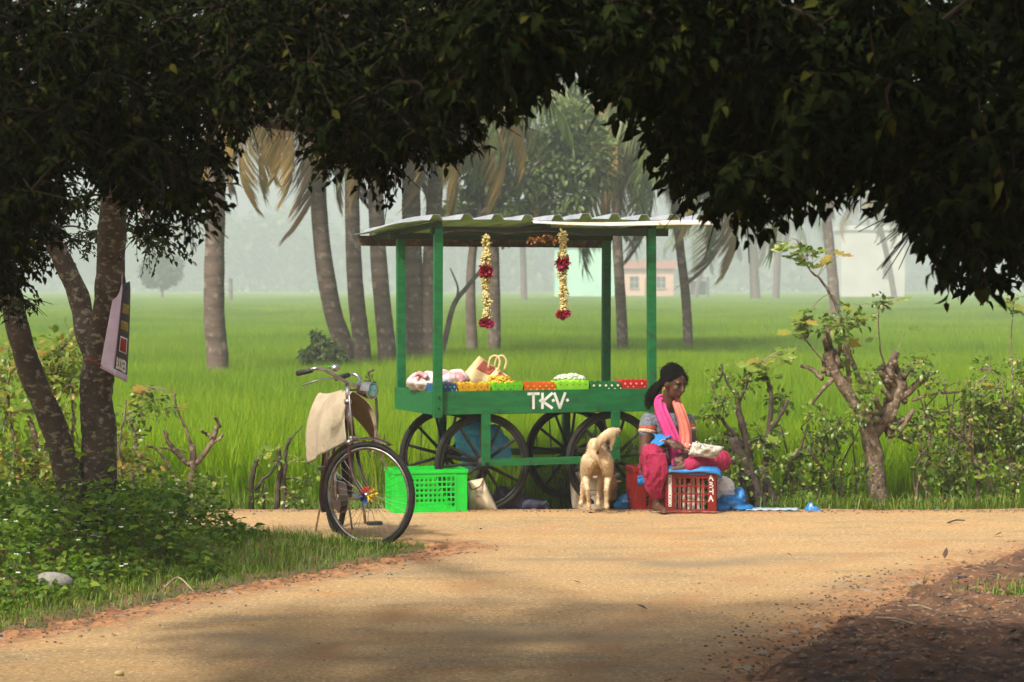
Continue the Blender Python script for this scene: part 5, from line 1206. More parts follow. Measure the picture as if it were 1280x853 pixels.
lump('cloth_bundle', 'dark navy cloth bundle lying under the cart', 'bundle', 18.7, [(640, 626, 20, 14), (660, 632, 22, 9), (628, 622, 12, 15), (676, 634, 12, 7)], m_navy, seed=3)
lump('plastic_sack', 'small blue plastic bag on the ground between dog and red crate', 'bag', 18.75, [(785, 628, 13, 12), (796, 632, 10, 9), (775, 632, 8, 7)], m_blue, seed=4)
# white bucket by the dog
bk = at(742, 612, 18.95); bkt = empty('white_bucket', (bk.x, 18.95, -.06), 0, 'pale plastic bucket standing in front of the dog', 'bucket')
pr_ = [(.0, .004), (.165, .0), (.172, .03), (.195, .26), (.205, .265), (.207, .285), (.197, .29), (.187, .285), (.160, .02), (0, .02)]
def lathe(pr, n=24):
    mb = MB()
    for r_, z in pr:
        for k in range(n): mb.v.append((r_*math.cos(2*math.pi*k/n), r_*math.sin(2*math.pi*k/n), z))
    for i in range(len(pr)-1):
        for k in range(n): mb.f.append((i*n+k, i*n+(k+1) % n, (i+1)*n+(k+1) % n, (i+1)*n+k))
    return mb
m_bkt = mat('ivory_plastic', (.62, .56, .44), (.52, .46, .36), 7, .5); lathe(pr_).build('body', m_bkt, bkt, True)
MB().tube([(.2*math.cos(a), -.02+.06*math.sin(a)*-1-.13*math.sin(a), .27-.10*math.sin(a)) for a in np.linspace(0, math.pi, 14)], .004, 6).build('handle', m_iron, bkt)
# blue and white sheet heaped right of the crate
lump('white_sack', 'white sack bulging out of the blue tarpaulin beside the red crate', 'sack', 18.45, [(905, 612, 14, 16), (897, 622, 12, 18), (912, 620, 10, 10)], m_wsack, .010, seed=5)
lump('blue_tarpaulin', 'crumpled blue tarpaulin spread on the ground right of the crate', 'tarpaulin', 18.4, [(912, 628, 17, 10, .18), (922, 634, 20, 5, .2), (900, 634, 18, 8, .2), (925, 622, 7, 13, .1), (940, 638, 22, 2.2, .16), (905, 640, 18, 2.5, .18)], m_blue, .012, 0, seed=6)
lump('blue_rag', 'small blue and grey rag lying on the road edge', 'rag', 18.3, [(1015, 637, 9, 4, .06), (1012, 634, 5, 5, .05), (1022, 639, 8, 2, .05)], m_blue, .008, 4, seed=7)
mb = MB(); mb.grid(lambda u, v: at(932+u*66, 638, 18.2).lerp(at(932+u*66, 638, 18.45), v).xy.to_3d()+Vector((0, 0, .004+.006*math.sin(u*17+v*4)**2-.05*sstep(.4, 1, v)*.1)), 20, 4); tag(link('plastic_scrap', solid(mb, .002), m=mat('pale_blue_scrap', (.42, .52, .58), (.25, .36, .45), 16, .6)), 'flat pale blue plastic scrap trodden into the roadside gravel', 'plastic sheet')
# blue sheet folded on the red crate
mb = MB()
def fold(u, v, lay):
    x = rc.x-.215+.43*u+.01*math.sin(v*5+lay); y = 18.0+.40*v; z = .335+.012*lay+.008*math.sin(u*9+lay*2)+.006*math.sin(v*8+u*6)
    e = max(0, abs(u-.5)-.43)*2.2+max(0, .08-v)*2.0; return Vector((x, y-.02*lay*(1-v), z-e*.22))
for lay in range(2): mb.grid(lambda u, v: fold(u, v, lay), 18, 12)
tag(link('blue_sheet', solid(mb, .006), m=m_blue), 'folded blue sheet laid over the red lettered crate', 'sheet')

# ================================================================== THE BICYCLE
m_bfr = mat('maroon_frame_paint', (.045, .014, .014), (.03, .010, .010), 12, .4, c3=(.16, .09, .06), scale3=40, lo3=.62, hi3=.66); m_chr = mat('worn_chrome', (.55, .54, .52), (.38, .35, .32), 14, .28, metal=.9); m_blk = mat('black_rubber_grip', (.02, .02, .02), (.03, .03, .03), 9, .6)
m_rimc = mat('dull_steel_rim', (.30, .28, .25), (.16, .13, .11), 12, .4, metal=.8)
m_spk = mat('dull_spoke', (.22, .20, .18), None, rough=.5, metal=.6)
BF = at(461, 620, 15.56); BF.z = .352; hd = Vector((.27, -.963, 0)).normalized(); rt = Vector((-.963, -.27, 0)).normalized(); hw = Vector((.875, -.485, 0)).normalized(); wl = Vector((-.485, -.875, 0)).normalized()
BR = BF - hd*1.10; BR.z = .352; UPV = Vector((0, 0, 1))
bike = empty('bicycle', (BF.x, BF.y, 0), 0, 'old maroon roadster bicycle with a beige cloth over its frame', 'bicycle')
def bw(name, mb, m, parent=None, smooth=True): return mb.build(name, m, parent or bike, smooth, True)
def bwheel(c, ax, n=36):
    w0 = bw('wheel', MB().ring(c, ax, .308, .012, 48, 6, 1.3), m_rimc); bw('tyre', MB().ring(c, ax, .333, .019, 48, 8), m_tyre, w0)
    sp = MB(); ax = Vector(ax); a = ax.orthogonal().normalized(); b = ax.cross(a)
    for k in range(n):
        q = 2*math.pi*k/n; q2 = q + (.35 if k % 4 < 2 else -.35); s = .028*(1 if k % 2 else -1)
        sp.tube([c + ax*s + (a*math.cos(q2)+b*math.sin(q2))*.02, c + (a*math.cos(q)+b*math.sin(q))*.305], .0011, 4, False)
    bw('spokes', sp, m_spk, w0, False)['kind'] = 'stuff'; bw('hub', MB().tube([c-ax*.05, c-ax*.03, c+ax*.03, c+ax*.05], [.014, .026, .026, .014], 10), m_chr, w0); return w0
fw_ = bwheel(BF, wl); bwheel(BR, rt)
# bristle ring on the front hub
rg = np.random.default_rng(3)
for i, (c0, nm) in enumerate((((.55, .02, .02), 'red_bristle'), ((.75, .50, .02), 'yellow_bristle'), ((.03, .10, .40), 'blue_bristle'))):
    P, D = [], []
    for k in range(70):
        a = i*2.1-2.2+rg.uniform(-1.0, 1.0); d = np.array(hw)*math.cos(a) - np.array([0, 0, 1])*math.sin(a)*1.0; P.append(np.array(BF)+np.array(wl)*rg.uniform(-.03, .05)+d*.024); D.append(d+rg.normal(size=3)*.25)
    o = link('hub_brush', leaves('hub_brush', np.array(P), np.array(D), .038, .008, rng=rg), bike, mat(nm, c0, None), True); o['kind'] = 'stuff'
crown = BF + Vector((-.05, .06, .355)); crown = at(441, 553, 15.66); htop = at(435, 503, 15.74); stem = at(434, 479, 15.78)
# fork: two curved blades
for s in (-1, 1):
    bw('fork_blade', MB().tube(spline([tuple(crown+wl*s*.045), tuple(crown+wl*s*.05+Vector((.01, -.01, -.12))), tuple((BF*1.0+crown)/2+wl*s*.052+Vector((-.012, 0, -.07))), tuple(BF+wl*s*.055)], 5), np.linspace(.014, .009, 16), 8), m_bfr)
bw('fork_crown', MB().tube([crown-wl*.06, crown+wl*.06], [.02, .02], 10).tube([crown, crown+Vector((0, 0, -.03))], .02, 10), m_chr)
ht = bw('head_tube', MB().tube([crown+Vector((0, 0, .015)), htop], [.021, .021], 12), m_bfr)
bw('head_badge', MB().box(crown.lerp(htop, .55)+Vector((.004, -.021, 0)), (.022, .006, .07)), m_chr, ht, False)
bw('head_lug', MB().tube([htop-Vector((0, 0, .01)), htop+Vector((0, 0, .018))], .026, 12).tube([crown+Vector((0, 0, .012)), crown+Vector((0, 0, .04))], .027, 12), m_chr)
bw('stem', MB().tube([htop, stem], [.015, .014], 10), m_chr)
bw('brake_rod', MB().tube([stem+wl*.02+Vector((.02, -.02, -.01)), htop+wl*.03+Vector((.03, -.03, 0)), crown+wl*.03+Vector((.02, -.02, -.05))], .006, 6), m_chr)
# handlebar, near side swept back to the grip, far side hidden behind the lamp
hb = lambda x, y, d: tuple(at(x, y, 15.78+d))
bar = spline([hb(434, 479, 0), hb(419, 470, -.10), hb(404, 462, -.19), hb(394, 461, -.22), hb(384, 464, -.19)], 6); bar2 = spline([hb(434, 479, 0), hb(446, 482, .10), hb(450, 474, .20), hb(442, 468, .24), hb(430, 470, .20)], 6)
hbo = bw('handlebar', MB().tube(bar, .0125, 10).tube(bar2, .0125, 10), m_chr)
bw('grip', MB().tube([hb(390, 463, -.21), hb(381, 465, -.18), hb(372, 467, -.14)], [.017, .018, .019], 10), m_blk, hbo); bw('grip', MB().tube([hb(436, 469, .22), hb(428, 471, .18), hb(420, 473, .14)], [.017, .018, .019], 10), m_blk, hbo)
bw('brake_lever', MB().tube(spline([hb(425, 474, -.06), hb(412, 473, -.12), hb(396, 476, -.17), hb(378, 482, -.14)], 5), [.006]*16, 7), m_chr, hbo)
bell = at(419, 464, 15.67); bo = bw('bell', MB().ball(bell+Vector((0, 0, .02)), (.034, .034, .026), 14, 8), m_chr, hbo); bw('bell_thumb', MB().tube([bell+Vector((-.03, 0, .02)), bell+Vector((-.05, -.01, .028))], [.006, .007], 6), mat('green_lever', (.03, .35, .06)), bo)
# head lamp
lc = at(458, 488, 15.70); ld = (hw*.93+Vector((0, -.25, -.06))).normalized()
lamp = bw('head_lamp', MB().tube([lc-ld*.075, lc-ld*.06, lc-ld*.01, lc+ld*.045, lc+ld*.055], [.012, .034, .048, .056, .054], 18), m_bfr)
bw('lamp_rim', MB().ring(lc+ld*.053, ld, .052, .006, 24, 6), m_chr, lamp); bw('lens', MB().tube([lc+ld*.050, lc+ld*.062, lc+ld*.068], [.048, .040, .015], 18), mat('lamp_glass', (.10, .42, .42), (.25, .60, .60), 22, .12, spec=.8), lamp)
bw('lamp_hood', MB().grid(lambda u, v: lc + ld*(-.02+.085*v) + (wl*math.cos(math.pi*u)+UPV*math.sin(math.pi*u))*(.052+.008*v), 12, 4), m_chr, lamp)
bw('lamp_bracket', MB().bar(lc-ld*.05, stem-Vector((0, 0, .05)), .02, .012), m_bfr, lamp, False)
# frame
bb = BF - hd*.60; bb.z = .29; seat = BF - hd*.79; seat.z = .80; ttop = htop - Vector((0, 0, .02)) ; tt2 = seat.copy(); tt2.z = .80
bw('top_tube', MB().tube([ttop, tt2], .014, 10), m_bfr); bw('down_tube', MB().tube([crown+Vector((0, 0, .04)), bb], .016, 10), m_bfr); bw('seat_tube', MB().tube([bb, tt2+Vector((0, 0, .08))], .0155, 10), m_bfr)
for s in (-1, 1):
    bw('seat_stay', MB().tube([tt2+rt*s*.02, BR+rt*s*.065], .009, 8), m_bfr); bw('chain_stay', MB().tube([bb+rt*s*.03, BR+rt*s*.065], .011, 8), m_bfr)
sd_ = tt2+Vector((0, 0, .14)); sdl = MB().chain([sd_-hd*.10+rt*.05, sd_-hd*.10-rt*.05, sd_-hd*.02, sd_+hd*.13], [.05, .05, .05, .02]); sdl.v = [(x, y, sd_.z+(z-sd_.z)*.6) for x, y, z in sdl.v]; link('saddle', organic(sdl, .012, 3), bike, mat('brown_leather', (.10, .05, .03), (.06, .03, .02), 12, .5), True)
# mudguards
def guard(c, ax, d, a0, a1, name):
    mb = MB(); n_ = 26
    mb.grid(lambda u, v: Vector(c) + (d*math.cos(a0+(a1-a0)*u)+UPV*math.sin(a0+(a1-a0)*u))*(.368+.010*math.sin(math.pi*v)) + ax*((v-.5)*.058), n_, 6); return link(name, solid(mb, .003), bike, m_bfr, True)
guard(BF, wl, hw, R(62), R(200), 'front_mudguard'); guard(BR, rt, hd, R(40), R(215), 'rear_mudguard')
# chain case on the rider's right, cranks, pedals
cc = MB(); 
for p0, p1, r0, r1 in ((bb+rt*.055, BR+rt*.06, .105, .06),):
    ds = (p1-p0).normalized()
    for sgn in (0,):
        n_ = 20; ring = []
        for k in range(n_):
            a = math.pi/2+math.pi*k/(n_-1); ring.append(p0 + ds*math.cos(a)*r0 + UPV*math.sin(a)*r0)
        for k in range(n_):
            a = -math.pi/2+math.pi*k/(n_-1); ring.append(p1 + ds*math.cos(a)*r1 + UPV*math.sin(a)*r1)
        n2 = len(ring); cc.v += [tuple(q-rt*.018) for q in ring]+[tuple(q+rt*.03) for q in ring]; cc.f += [tuple(range(n2)), tuple(reversed(range(n2, 2*n2)))] + [(k, k+n2, (k+1) % n2+n2, (k+1) % n2) for k in range(n2)]
bw('chain_case', cc, mat('brown_case_paint', (.045, .026, .02), (.03, .02, .015), 9, .6), None, False)
pr1 = bb + rt*.17; pr1 = Vector((pr1.x, pr1.y, .485)) + hd*.0; pl1 = bb - rt*.17; pl1 = Vector((pl1.x, pl1.y, .105))
for pp_, s in ((pr1, 1), (pl1, -1)):
    ck = bw('crank', MB().tube([bb+rt*s*.09, pp_-rt*s*.065], [.012, .009], 8), m_chr); pd = MB().box(pp_, (.095, .075, .022), Matrix((rt, hd, UPV)).transposed()); bw('pedal', pd, m_blk, ck, False); bw('pedal_plate', MB().box(pp_+Vector((0, 0, .013)), (.10, .02, .006), Matrix((rt, hd, UPV)).transposed()), m_chr, ck, False)
bw('bottom_bracket', MB().tube([bb-rt*.09, bb+rt*.09], .022, 12), m_chr)
# rear stand legs and carrier
for s in (-1, 1):
    f_ = BR+rt*s*.13-hd*.05; f_.z = float(road_z(np.array(f_.x), np.array(f_.y)))+.005; bw('stand_leg', MB().tube([BR+rt*s*.075, f_], .007, 7), m_chr)
ca_ = BR.copy(); ca_.z = .80
bw('carrier', MB().tube([ca_+rt*.07+hd*.16, ca_+rt*.07-hd*.2, ca_-rt*.07-hd*.2, ca_-rt*.07+hd*.16], .006, 6).tube([ca_+rt*.07, BR+rt*.07], .005, 6).tube([ca_-rt*.07, BR-rt*.07], .005, 6).tube([ca_+hd*.16, ca_-hd*.2], .005, 6), m_bfr)
# cloth draped over the frame behind the handlebar: ridge along the top tube, two hanging sides
m_cloth = mat('beige_cloth', (.46, .38, .26), (.38, .31, .21), 6, .95, bump=.4, bscale=30, c3=(.30, .22, .14), scale3=5, lo3=.6, hi3=.75)
def cloth(u, v):
    """u along the hanging direction: 0 = left hem, .5 = ridge, 1 = right hem; v front to back"""
    r = at(440, 489, 15.86).lerp(at(399, 489, 16.45), v); s = abs(u-.5)*2
    wav = math.sin(v*9+u*4)*.02*s + math.sin(v*17+1)*.012*s
    if u < .5: e = at(432, 552, 15.72).lerp(at(384, 580, 16.30), v**.8); bul = Vector((-.035, -.03, .02))*math.sin(math.pi*s)
    else: e = at(468, 556, 15.95).lerp(at(486, 590, 16.05), v); bul = Vector((.07, 0, .035))*math.sin(math.pi*s)
    return r.lerp(e, s**1.05) + bul + Vector((wav*.6, wav, 0)) + Vector((0, 0, .012*math.sin(v*6)*(1-s)))
cl = link('draped_cloth', solid(MB().grid(cloth, 28, 18), .004, 1), m=m_cloth); tag(cl, 'beige cloth draped over the bicycle top tube', 'cloth')

# ================================================================== THE DOG
m_fur = mat('cream_fur', (.58, .42, .24), (.66, .54, .36), 9, .95, bump=.5, bscale=70, c3=(.44, .25, .10), scale3=5, lo3=.56, hi3=.68); DYY = 18.05
def D_(px, py, dy=0): return at(px, py, DYY+dy)
mb = MB()
mb.chain([D_(746, 567, .01), D_(745, 573, .15), D_(746, 577, .32), D_(748, 575, .46)], [.080, .086, .098, .106], 16)          # trunk
mb.chain([D_(744, 557, .0), D_(745, 561, .2), D_(748, 561, .45)], [.058, .062, .07], 12)                                   # back
for (hip, knee, hock, fet, toe) in (((736, 576, .0), (731, 594, .08), (734, 611, -.05), (736, 629, -.01), (735.5, 634, -.045)), ((757, 576, .0), (761, 594, .08), (758, 611, -.05), (758, 629, -.01), (758, 634, -.045))):
    mb.chain([D_(*hip), D_(*hip).lerp(D_(*knee), .6), D_(*knee), D_(*hock), D_(*fet), D_(*toe)], [.060, .050, .034, .0185, .0165, .020], 12)
for (a, b, c, d) in (((736, 586, .44), (730, 606, .43), (727, 628, .46), (726, 630, .43)), ((756, 586, .44), (750, 606, .43), (748, 628, .46), (748, 630, .43))):
    mb.chain([D_(*a), D_(*b), D_(*c), D_(*d)], [.05, .028, .019, .023], 12)
mb.chain([D_(750, 578, .46), D_(755, 590, .56), D_(761, 602, .62)], [.070, .054, .048], 12)                                   # neck down to the head
mb.chain([D_(763, 604, .63), D_(764, 613, .72), D_(764, 620, .78)], [.056, .040, .027], 12)                                   # head and muzzle
tl = spline([D_(746, 560, -.05)[:], D_(749, 552, -.12)[:], D_(756, 545, -.14)[:], D_(765, 540, -.12)[:], D_(773, 538, -.10)[:]], 4)
mb.chain([Vector(q) for q in tl], list(np.interp(np.linspace(0, 1, len(tl)), [0, .25, .7, 1], [.020, .030, .036, .018])), 10)
mb.chain([D_(766, 543, -.13), D_(765, 553, -.12), D_(763, 562, -.11)], [.026, .018, .006], 10)
dme = organic(mb, .009, 4)
dog = tag(link('dog', dme, m=m_fur), 'cream dog seen from behind with raised tail, sniffing under the cart', 'dog'); 
for s, (ex, ey) in ((-1, (742, 600)), (1, (788, 602))):
    a, b, c = D_(762+s*5, 597, .60), D_(764+s*7, 607, .61), D_(ex, ey, .57); mb = MB(); mb.add([a, b, c, (a+b)/2+Vector((0, .02, 0))], [(0, 1, 2), (0, 2, 3), (1, 3, 2), (0, 3, 1)]); link('ear', evaluated(mb.mesh('t'), [('SUBSURF', dict(levels=1, render_levels=1)), ('SOLIDIFY', dict(thickness=.006))]), dog, m_fur)
def fur(me, n, L, m, parent, seed=0):
    """short hairs lying backwards and down over a body mesh"""
    rg = np.random.default_rng(seed); V = np.empty(len(me.vertices)*3, np.float32); me.vertices.foreach_get('co', V); V = V.reshape(-1, 3); N = np.empty(len(V)*3, np.float32); me.vertices.foreach_get('normal', N); N = N.reshape(-1, 3)
    k = rg.integers(0, len(V), n); P = V[k] + rg.normal(size=(n, 3))*.004; D = N[k]*.45 + np.array([0, -.35, -.75]) + rg.normal(size=(n, 3))*.22
    l = L*rg.uniform(.6, 1.3, n); o = link('fur', leaves('fur', P, D, l, .0035, up=N[k], fold=0, curl=.1, rng=rg), parent, m); o['kind'] = 'stuff'; return o
m_hairs = leafmat('fur_hair', [(0, (.52, .38, .22)), (.5, (.62, .49, .31)), (1, (.74, .64, .47))], transl=.15, tint=(1, .95, .85), patch=(5, (.52, .34, .17)))
fur(dme, 14000, .015, m_hairs, dog, 4)
MB().ball(D_(747, 566, -.082), (.012, .008, .016), 8, 6).build('vent', mat('dark_skin', (.05, .03, .02)), dog)

# ================================================================== THE VENDOR
WY = 18.30
def P_(px, py, dy=0): return at(px, py, WY+dy)
m_skin = mat('brown_skin', (.088, .040, .023), (.074, .032, .019), 14, .5, spec=.45); m_hair = mat('black_hair', (.006, .005, .005), (.011, .009, .008), 60, .8, bump=.9, bscale=130, stretch=(1, 1, .2), spec=.05); m_kam = mat('grey_blue_print_cotton', (.10, .115, .15), (.17, .18, .22), 70, .9, lo=.46, hi=.54, bump=.25, bscale=25)
m_salw = mat('crimson_cotton', (.33, .010, .065), (.25, .007, .042), 5, .85, bump=1.0, bscale=10, stretch=(2, 2, .6)); m_pink = mat('pink_scarf', (.70, .055, .26), (.60, .04, .20), 10, .85, bump=.35, bscale=22, transl=.15); m_salm = mat('salmon_scarf', (.78, .25, .18), (.72, .19, .14), 10, .85, bump=.35, bscale=22, transl=.15)
vend = empty('person', P_(830, 600)*1.0, 0, 'woman in grey top, crimson trousers and pink scarf stringing flowers on a crate', 'person'); vend.location.z = -.02
fd = Vector((.60, -.70, -.33)).normalized(); sdv_ = fd.cross(UPV).normalized(); upv = sdv_.cross(fd).normalized()       # head axes: forward, (her) right..., up
HC = P_(843, 478, -.02)
def H_(f, s, u): return HC + fd*f + sdv_*s + upv*u
HM = Matrix((fd, sdv_, upv)).transposed()
mb = MB()
mb.ball(H_(-.008, 0, .022), (.098, .076, .098), 16, 12, HM); mb.ball(H_(.035, 0, -.045), (.060, .056, .075), 14, 10, HM); mb.ball(H_(.062, 0, -.092), (.026, .026, .022), 10, 8, HM)     # skull, jaw, chin
mb.chain([H_(.088, 0, .012), H_(.102, 0, -.012), H_(.112, 0, -.030)], [.010, .013, .015], 8)                           # nose
for s in (-1, 1): mb.ball(H_(.062, s*.035, -.022), (.025, .024, .024), 10, 7, HM); mb.ball(H_(.078, s*.032, .026), (.014, .026, .009), 8, 6, HM); mb.ball(H_(.108, s*.012, -.032), .008, 8, 6); mb.ball(H_(-.005, s*.077, -.015), (.022, .010, .032), 10, 8, HM)
mb.ball(H_(.088, 0, -.058), (.012, .022, .007), 8, 6, HM); mb.ball(H_(.086, 0, -.069), (.012, .020, .007), 8, 6, HM)       # lips
mb.chain([H_(-.02, 0, -.05), P_(834, 508, .05), P_(834, 520, .09)], [.052, .050, .06], 14)                               # neck
mb.chain([P_(833, 530, .10), P_(831, 556, .14), P_(830, 584, .16)], [.105, .095, .12], 16); mb.chain([P_(812, 526, .06), P_(834, 524, .09), P_(857, 526, .14)], [.058, .07, .055], 14)   # torso, shoulders
RS, RE, RW, RH = P_(811, 527, .05), P_(805, 566, .00), P_(836, 553, -.22), P_(856, 558, -.27)
LS, LE, LW, LH = P_(858, 527, .14), P_(866, 560, .10), P_(856, 568, -.16), P_(847, 574, -.24)
mb.chain([RS, RS.lerp(RE, .5), RE], [.058, .053, .044], 14); mb.chain([RE, RE.lerp(RW, .35), RW], [.043, .042, .028], 14); mb.chain([LS, LS.lerp(LE, .5), LE], [.055, .05, .042], 14); mb.chain([LE, LE.lerp(LW, .35), LW], [.042, .040, .027], 14)
def hand(mb, wr, tip, curl, side):
    d = (tip-wr).normalized(); n_ = d.cross(Vector((0, -.6, .8))).normalized(); dn = d.cross(n_).normalized()
    if dn.z > 0: dn = -dn
    mb.chain([wr, wr+d*.045], [.026, .031], 10); mb.ball(wr+d*.05, (.034, .034, .02), 10, 7, Matrix((d, n_, dn)).transposed())
    for k, ln in enumerate((.060, .070, .066, .052)):
        b = wr + d*.075 + n_*(.024-.016*k); m1 = b + (d*.8+dn*.35*curl).normalized()*ln*.55; m2 = m1 + (d*.35+dn*.9*curl).normalized()*ln*.5; mb.chain([b-d*.01, b, m1, m2], [.010, .0092, .0085, .007], 8)
    tb_ = wr + d*.03 + n_*.03*side; mb.chain([wr+d*.02+n_*.018*side, tb_, tb_+d*.03+n_*.012*side+dn*.012, tb_+d*.052+dn*.024], [.013, .011, .0095, .008], 8)
hand(mb, RW, RH, 1.0, 1); hand(mb, LW, LH, 1.1, -1)
RHIP, RK, RA = P_(820, 590, .14), P_(815, 569, -.24), P_(821, 622, -.20); LHIP, LK, LA = P_(844, 590, .17), P_(900, 576, -.06), P_(858, 582, -.26)
mb.chain([RHIP, RK, RK.lerp(RA, .4), RA], [.085, .062, .058, .036], 14); mb.chain([LHIP, LK, LK.lerp(LA, .4), LA], [.085, .062, .056, .036], 14)
ft0 = Vector((RA.x, RA.y, .035)); mb.chain([RA, ft0+Vector((0, .02, 0)), ft0+Vector((.03, -.07, -.008)), ft0+Vector((.05, -.14, -.014))], [.036, .036, .032, .024], 12)
for k in range(5): b = ft0+Vector((.022+.016*k, -.150+.008*abs(k-1), -.020)); mb.chain([b, b+Vector((.012, -.03, -.002))], [.011-.001*k*.5, .009-.0006*k], 8)
mb.chain([LA, LA+Vector((-.03, -.01, -.02)), LA+Vector((-.11, -.03, -.03))], [.036, .034, .024], 12)
link('body', organic(mb, .0075, 2), vend, m_skin, True); body = bpy.data.objects['body']
m_eye = mat('eye_white', (.22, .19, .17)); m_iris = mat('dark_iris', (.012, .008, .006), rough=.2); m_lip = mat('lip', (.10, .030, .026))
for s in (-1, 1):
    e = MB().ball(H_(.074, s*.032, .000), (.009, .013, .0045), 10, 8, HM).build('eye', m_eye, body, True, True); 
    MB().ball(H_(.083, s*.032, .001), (.004, .008, .006), 8, 6, HM).build('iris', m_iris, vend, True, True); MB().tube([H_(.086, s*.014, .024), H_(.090, s*.032, .031), H_(.076, s*.052, .026)], [.003, .0042, .002], 6).build('eyebrow', m_hair, vend, True, True); MB().tube([H_(.080, s*.016, .008), H_(.086, s*.032, .012), H_(.072, s*.048, .008)], [.003, .004, .003], 6).build('eyelid', m_hair, vend, True, True)
MB().ball(H_(.096, 0, -.060), (.006, .018, .005), 8, 6, HM).ball(H_(.093, 0, -.069), (.006, .016, .0055), 8, 6, HM).build('lips', m_lip, vend, True, True)
for s in (1, -1): MB().ring(H_(-.005, s*.090, -.052), sdv_, .010, .004, 12, 6).build('earring', mat('gold', (.70, .45, .12), metal=.8, rough=.3), vend, True, True)
# hair
mb = MB(); mb.ball(H_(-.030, 0, .048), (.101, .085, .086), 18, 14, HM); mb.ball(H_(-.052, 0, -.005), (.066, .080, .072), 14, 10, HM); mb.ball(H_(-.045, 0, .118), (.04, .04, .018), 12, 8, HM)
for s in (-1, 1): mb.chain([H_(.060, s*.006, .088), H_(.054, s*.040, .074), H_(.034, s*.064, .048), H_(-.004, s*.079, .020)], [.010, .012, .012, .014], 10)
mb.chain([H_(.050, -.052, .070), H_(.064, -.066, .045), H_(.066, -.074, .012)], [.010, .008, .004], 8)
mb.chain([H_(-.095, .0, -.02), P_(819, 487, .06), P_(814, 496, .06), P_(812, 508, .05)], [.034, .032, .033, .012], 12)
hme = organic(mb, .008, 2); 
_V = np.empty(len(hme.vertices)*3, np.float32); hme.vertices.foreach_get('co', _V); _V = _V.reshape(-1, 3).astype(float); _N = np.empty(len(_V)*3, np.float32); hme.vertices.foreach_get('normal', _N); _N = _N.reshape(-1, 3).astype(float)
_rg = np.random.default_rng(31); _k = _rg.integers(0, len(_V), 6500); _D = -np.array(fd)*.75 - np.array(upv)*.55 + _rg.normal(size=(6500, 3))*.16; _n = _N[_k]; _D = _D - _n*(_D*_n).sum(1, keepdims=True)*.9 + _n*.10
link('hair', hme, vend, m_hair, True)
_o = link('hair_strands', leaves('hair_strands', _V[_k]-_n*.002, _D, _rg.uniform(.03, .06, 6500), .0028, up=_n, fold=0, curl=.08, rng=_rg), vend, m_hair, True); _o['kind'] = 'stuff'
wisp = MB(); rgw = random.Random(6)
for k in range(110):
    a = rgw.uniform(-1.4, 1.4); b0 = H_(rgw.uniform(-.10, .05), math.sin(a)*.085, .03+.10*math.cos(a)*rgw.uniform(.6, 1)); d = Vector((rgw.uniform(-1, 1), rgw.uniform(-.6, .6), rgw.uniform(-.2, 1)))*.035
    wisp.tube(spline([tuple(b0), tuple(b0+d*.5+Vector((0, 0, .005))), tuple(b0+d+Vector((rgw.uniform(-.01, .01), 0, -.006)))], 3), .0013, 4, False)
wisp.build('loose_hair', m_hair, vend, False, True)['kind'] = 'stuff'
# clothes
mb = MB(); mb.chain([P_(833, 530, .10), P_(832, 548, .125), P_(831, 564, .145), P_(829, 590, .16)], [.118, .113, .110, .150], 18); mb.chain([P_(812, 527, .06), P_(834, 527, .09), P_(858, 528, .14)], [.068, .078, .065], 14)
mb.chain([RS, RS.lerp(RE, .34)], [.068, .064], 14); mb.chain([LS, LS.lerp(LE, .34)], [.065, .060], 14); mb.chain([P_(822, 585, .10), P_(812, 584, -.02)], [.10, .085], 14)
for k in range(12): x = rgw.uniform(818, 850); y = rgw.uniform(540, 580); mb.tube([P_(x, y-8, .02), P_(x+rgw.uniform(-4, 4), y, .012), P_(x+rgw.uniform(-6, 6), y+9, .03)], [.006, .012, .006], 6)
kz = wrinkle(organic(mb, .008, 2), .010, (26, 26, 16), 3); link('kameez', kz, vend, m_kam, True)
m_band1 = mat('orange_trim', (.50, .09, .02), (.25, .03, .03), 60, .8); m_band2 = mat('cream_trim', (.55, .46, .30), (.35, .22, .14), 70, .8)
for S, E, r_ in ((RS, RE, .0665), (LS, LE, .062)):
    d = (E-S).normalized(); 
    for u, m_, w__ in ((.24, m_band1, .020), (.335, m_band2, .014)): MB().tube([S.lerp(E, u)-d*w__, S.lerp(E, u), S.lerp(E, u)+d*w__], [r_+.002, r_+.003, r_+.001], 20).build('sleeve_trim', m_, vend, True, True)
mb = MB(); mb.chain([RHIP, RHIP.lerp(RK, .5), RK, RK.lerp(RA, .35), RK.lerp(RA, .75), RA+Vector((0, 0, .03))], [.125, .110, .086, .083, .076, .058], 16); mb.chain([LHIP, LHIP.lerp(LK, .5), LK, LK.lerp(LA, .4), LA+Vector((.03, 0, 0))], [.125, .112, .082, .078, .058], 16); mb.chain([RHIP, LHIP], [.14, .14], 16)
for k in range(9): x = 806+k*3.2; mb.tube([P_(x, 566, -.335), P_(x+rgw.uniform(-2, 3), 590, -.315), P_(x*.55+821*.45, 618, -.255)], [.006, .014, .008], 6)
for k in range(6): mb.tube([P_(868+k*4, 566+k, -.15), P_(880+k*3, 575, -.17), P_(888+k*2, 584, -.14)], [.005, .010, .005], 6)
link('trousers', wrinkle(organic(mb, .008, 2), .015, (34, 34, 7), 8), vend, m_salw, True)
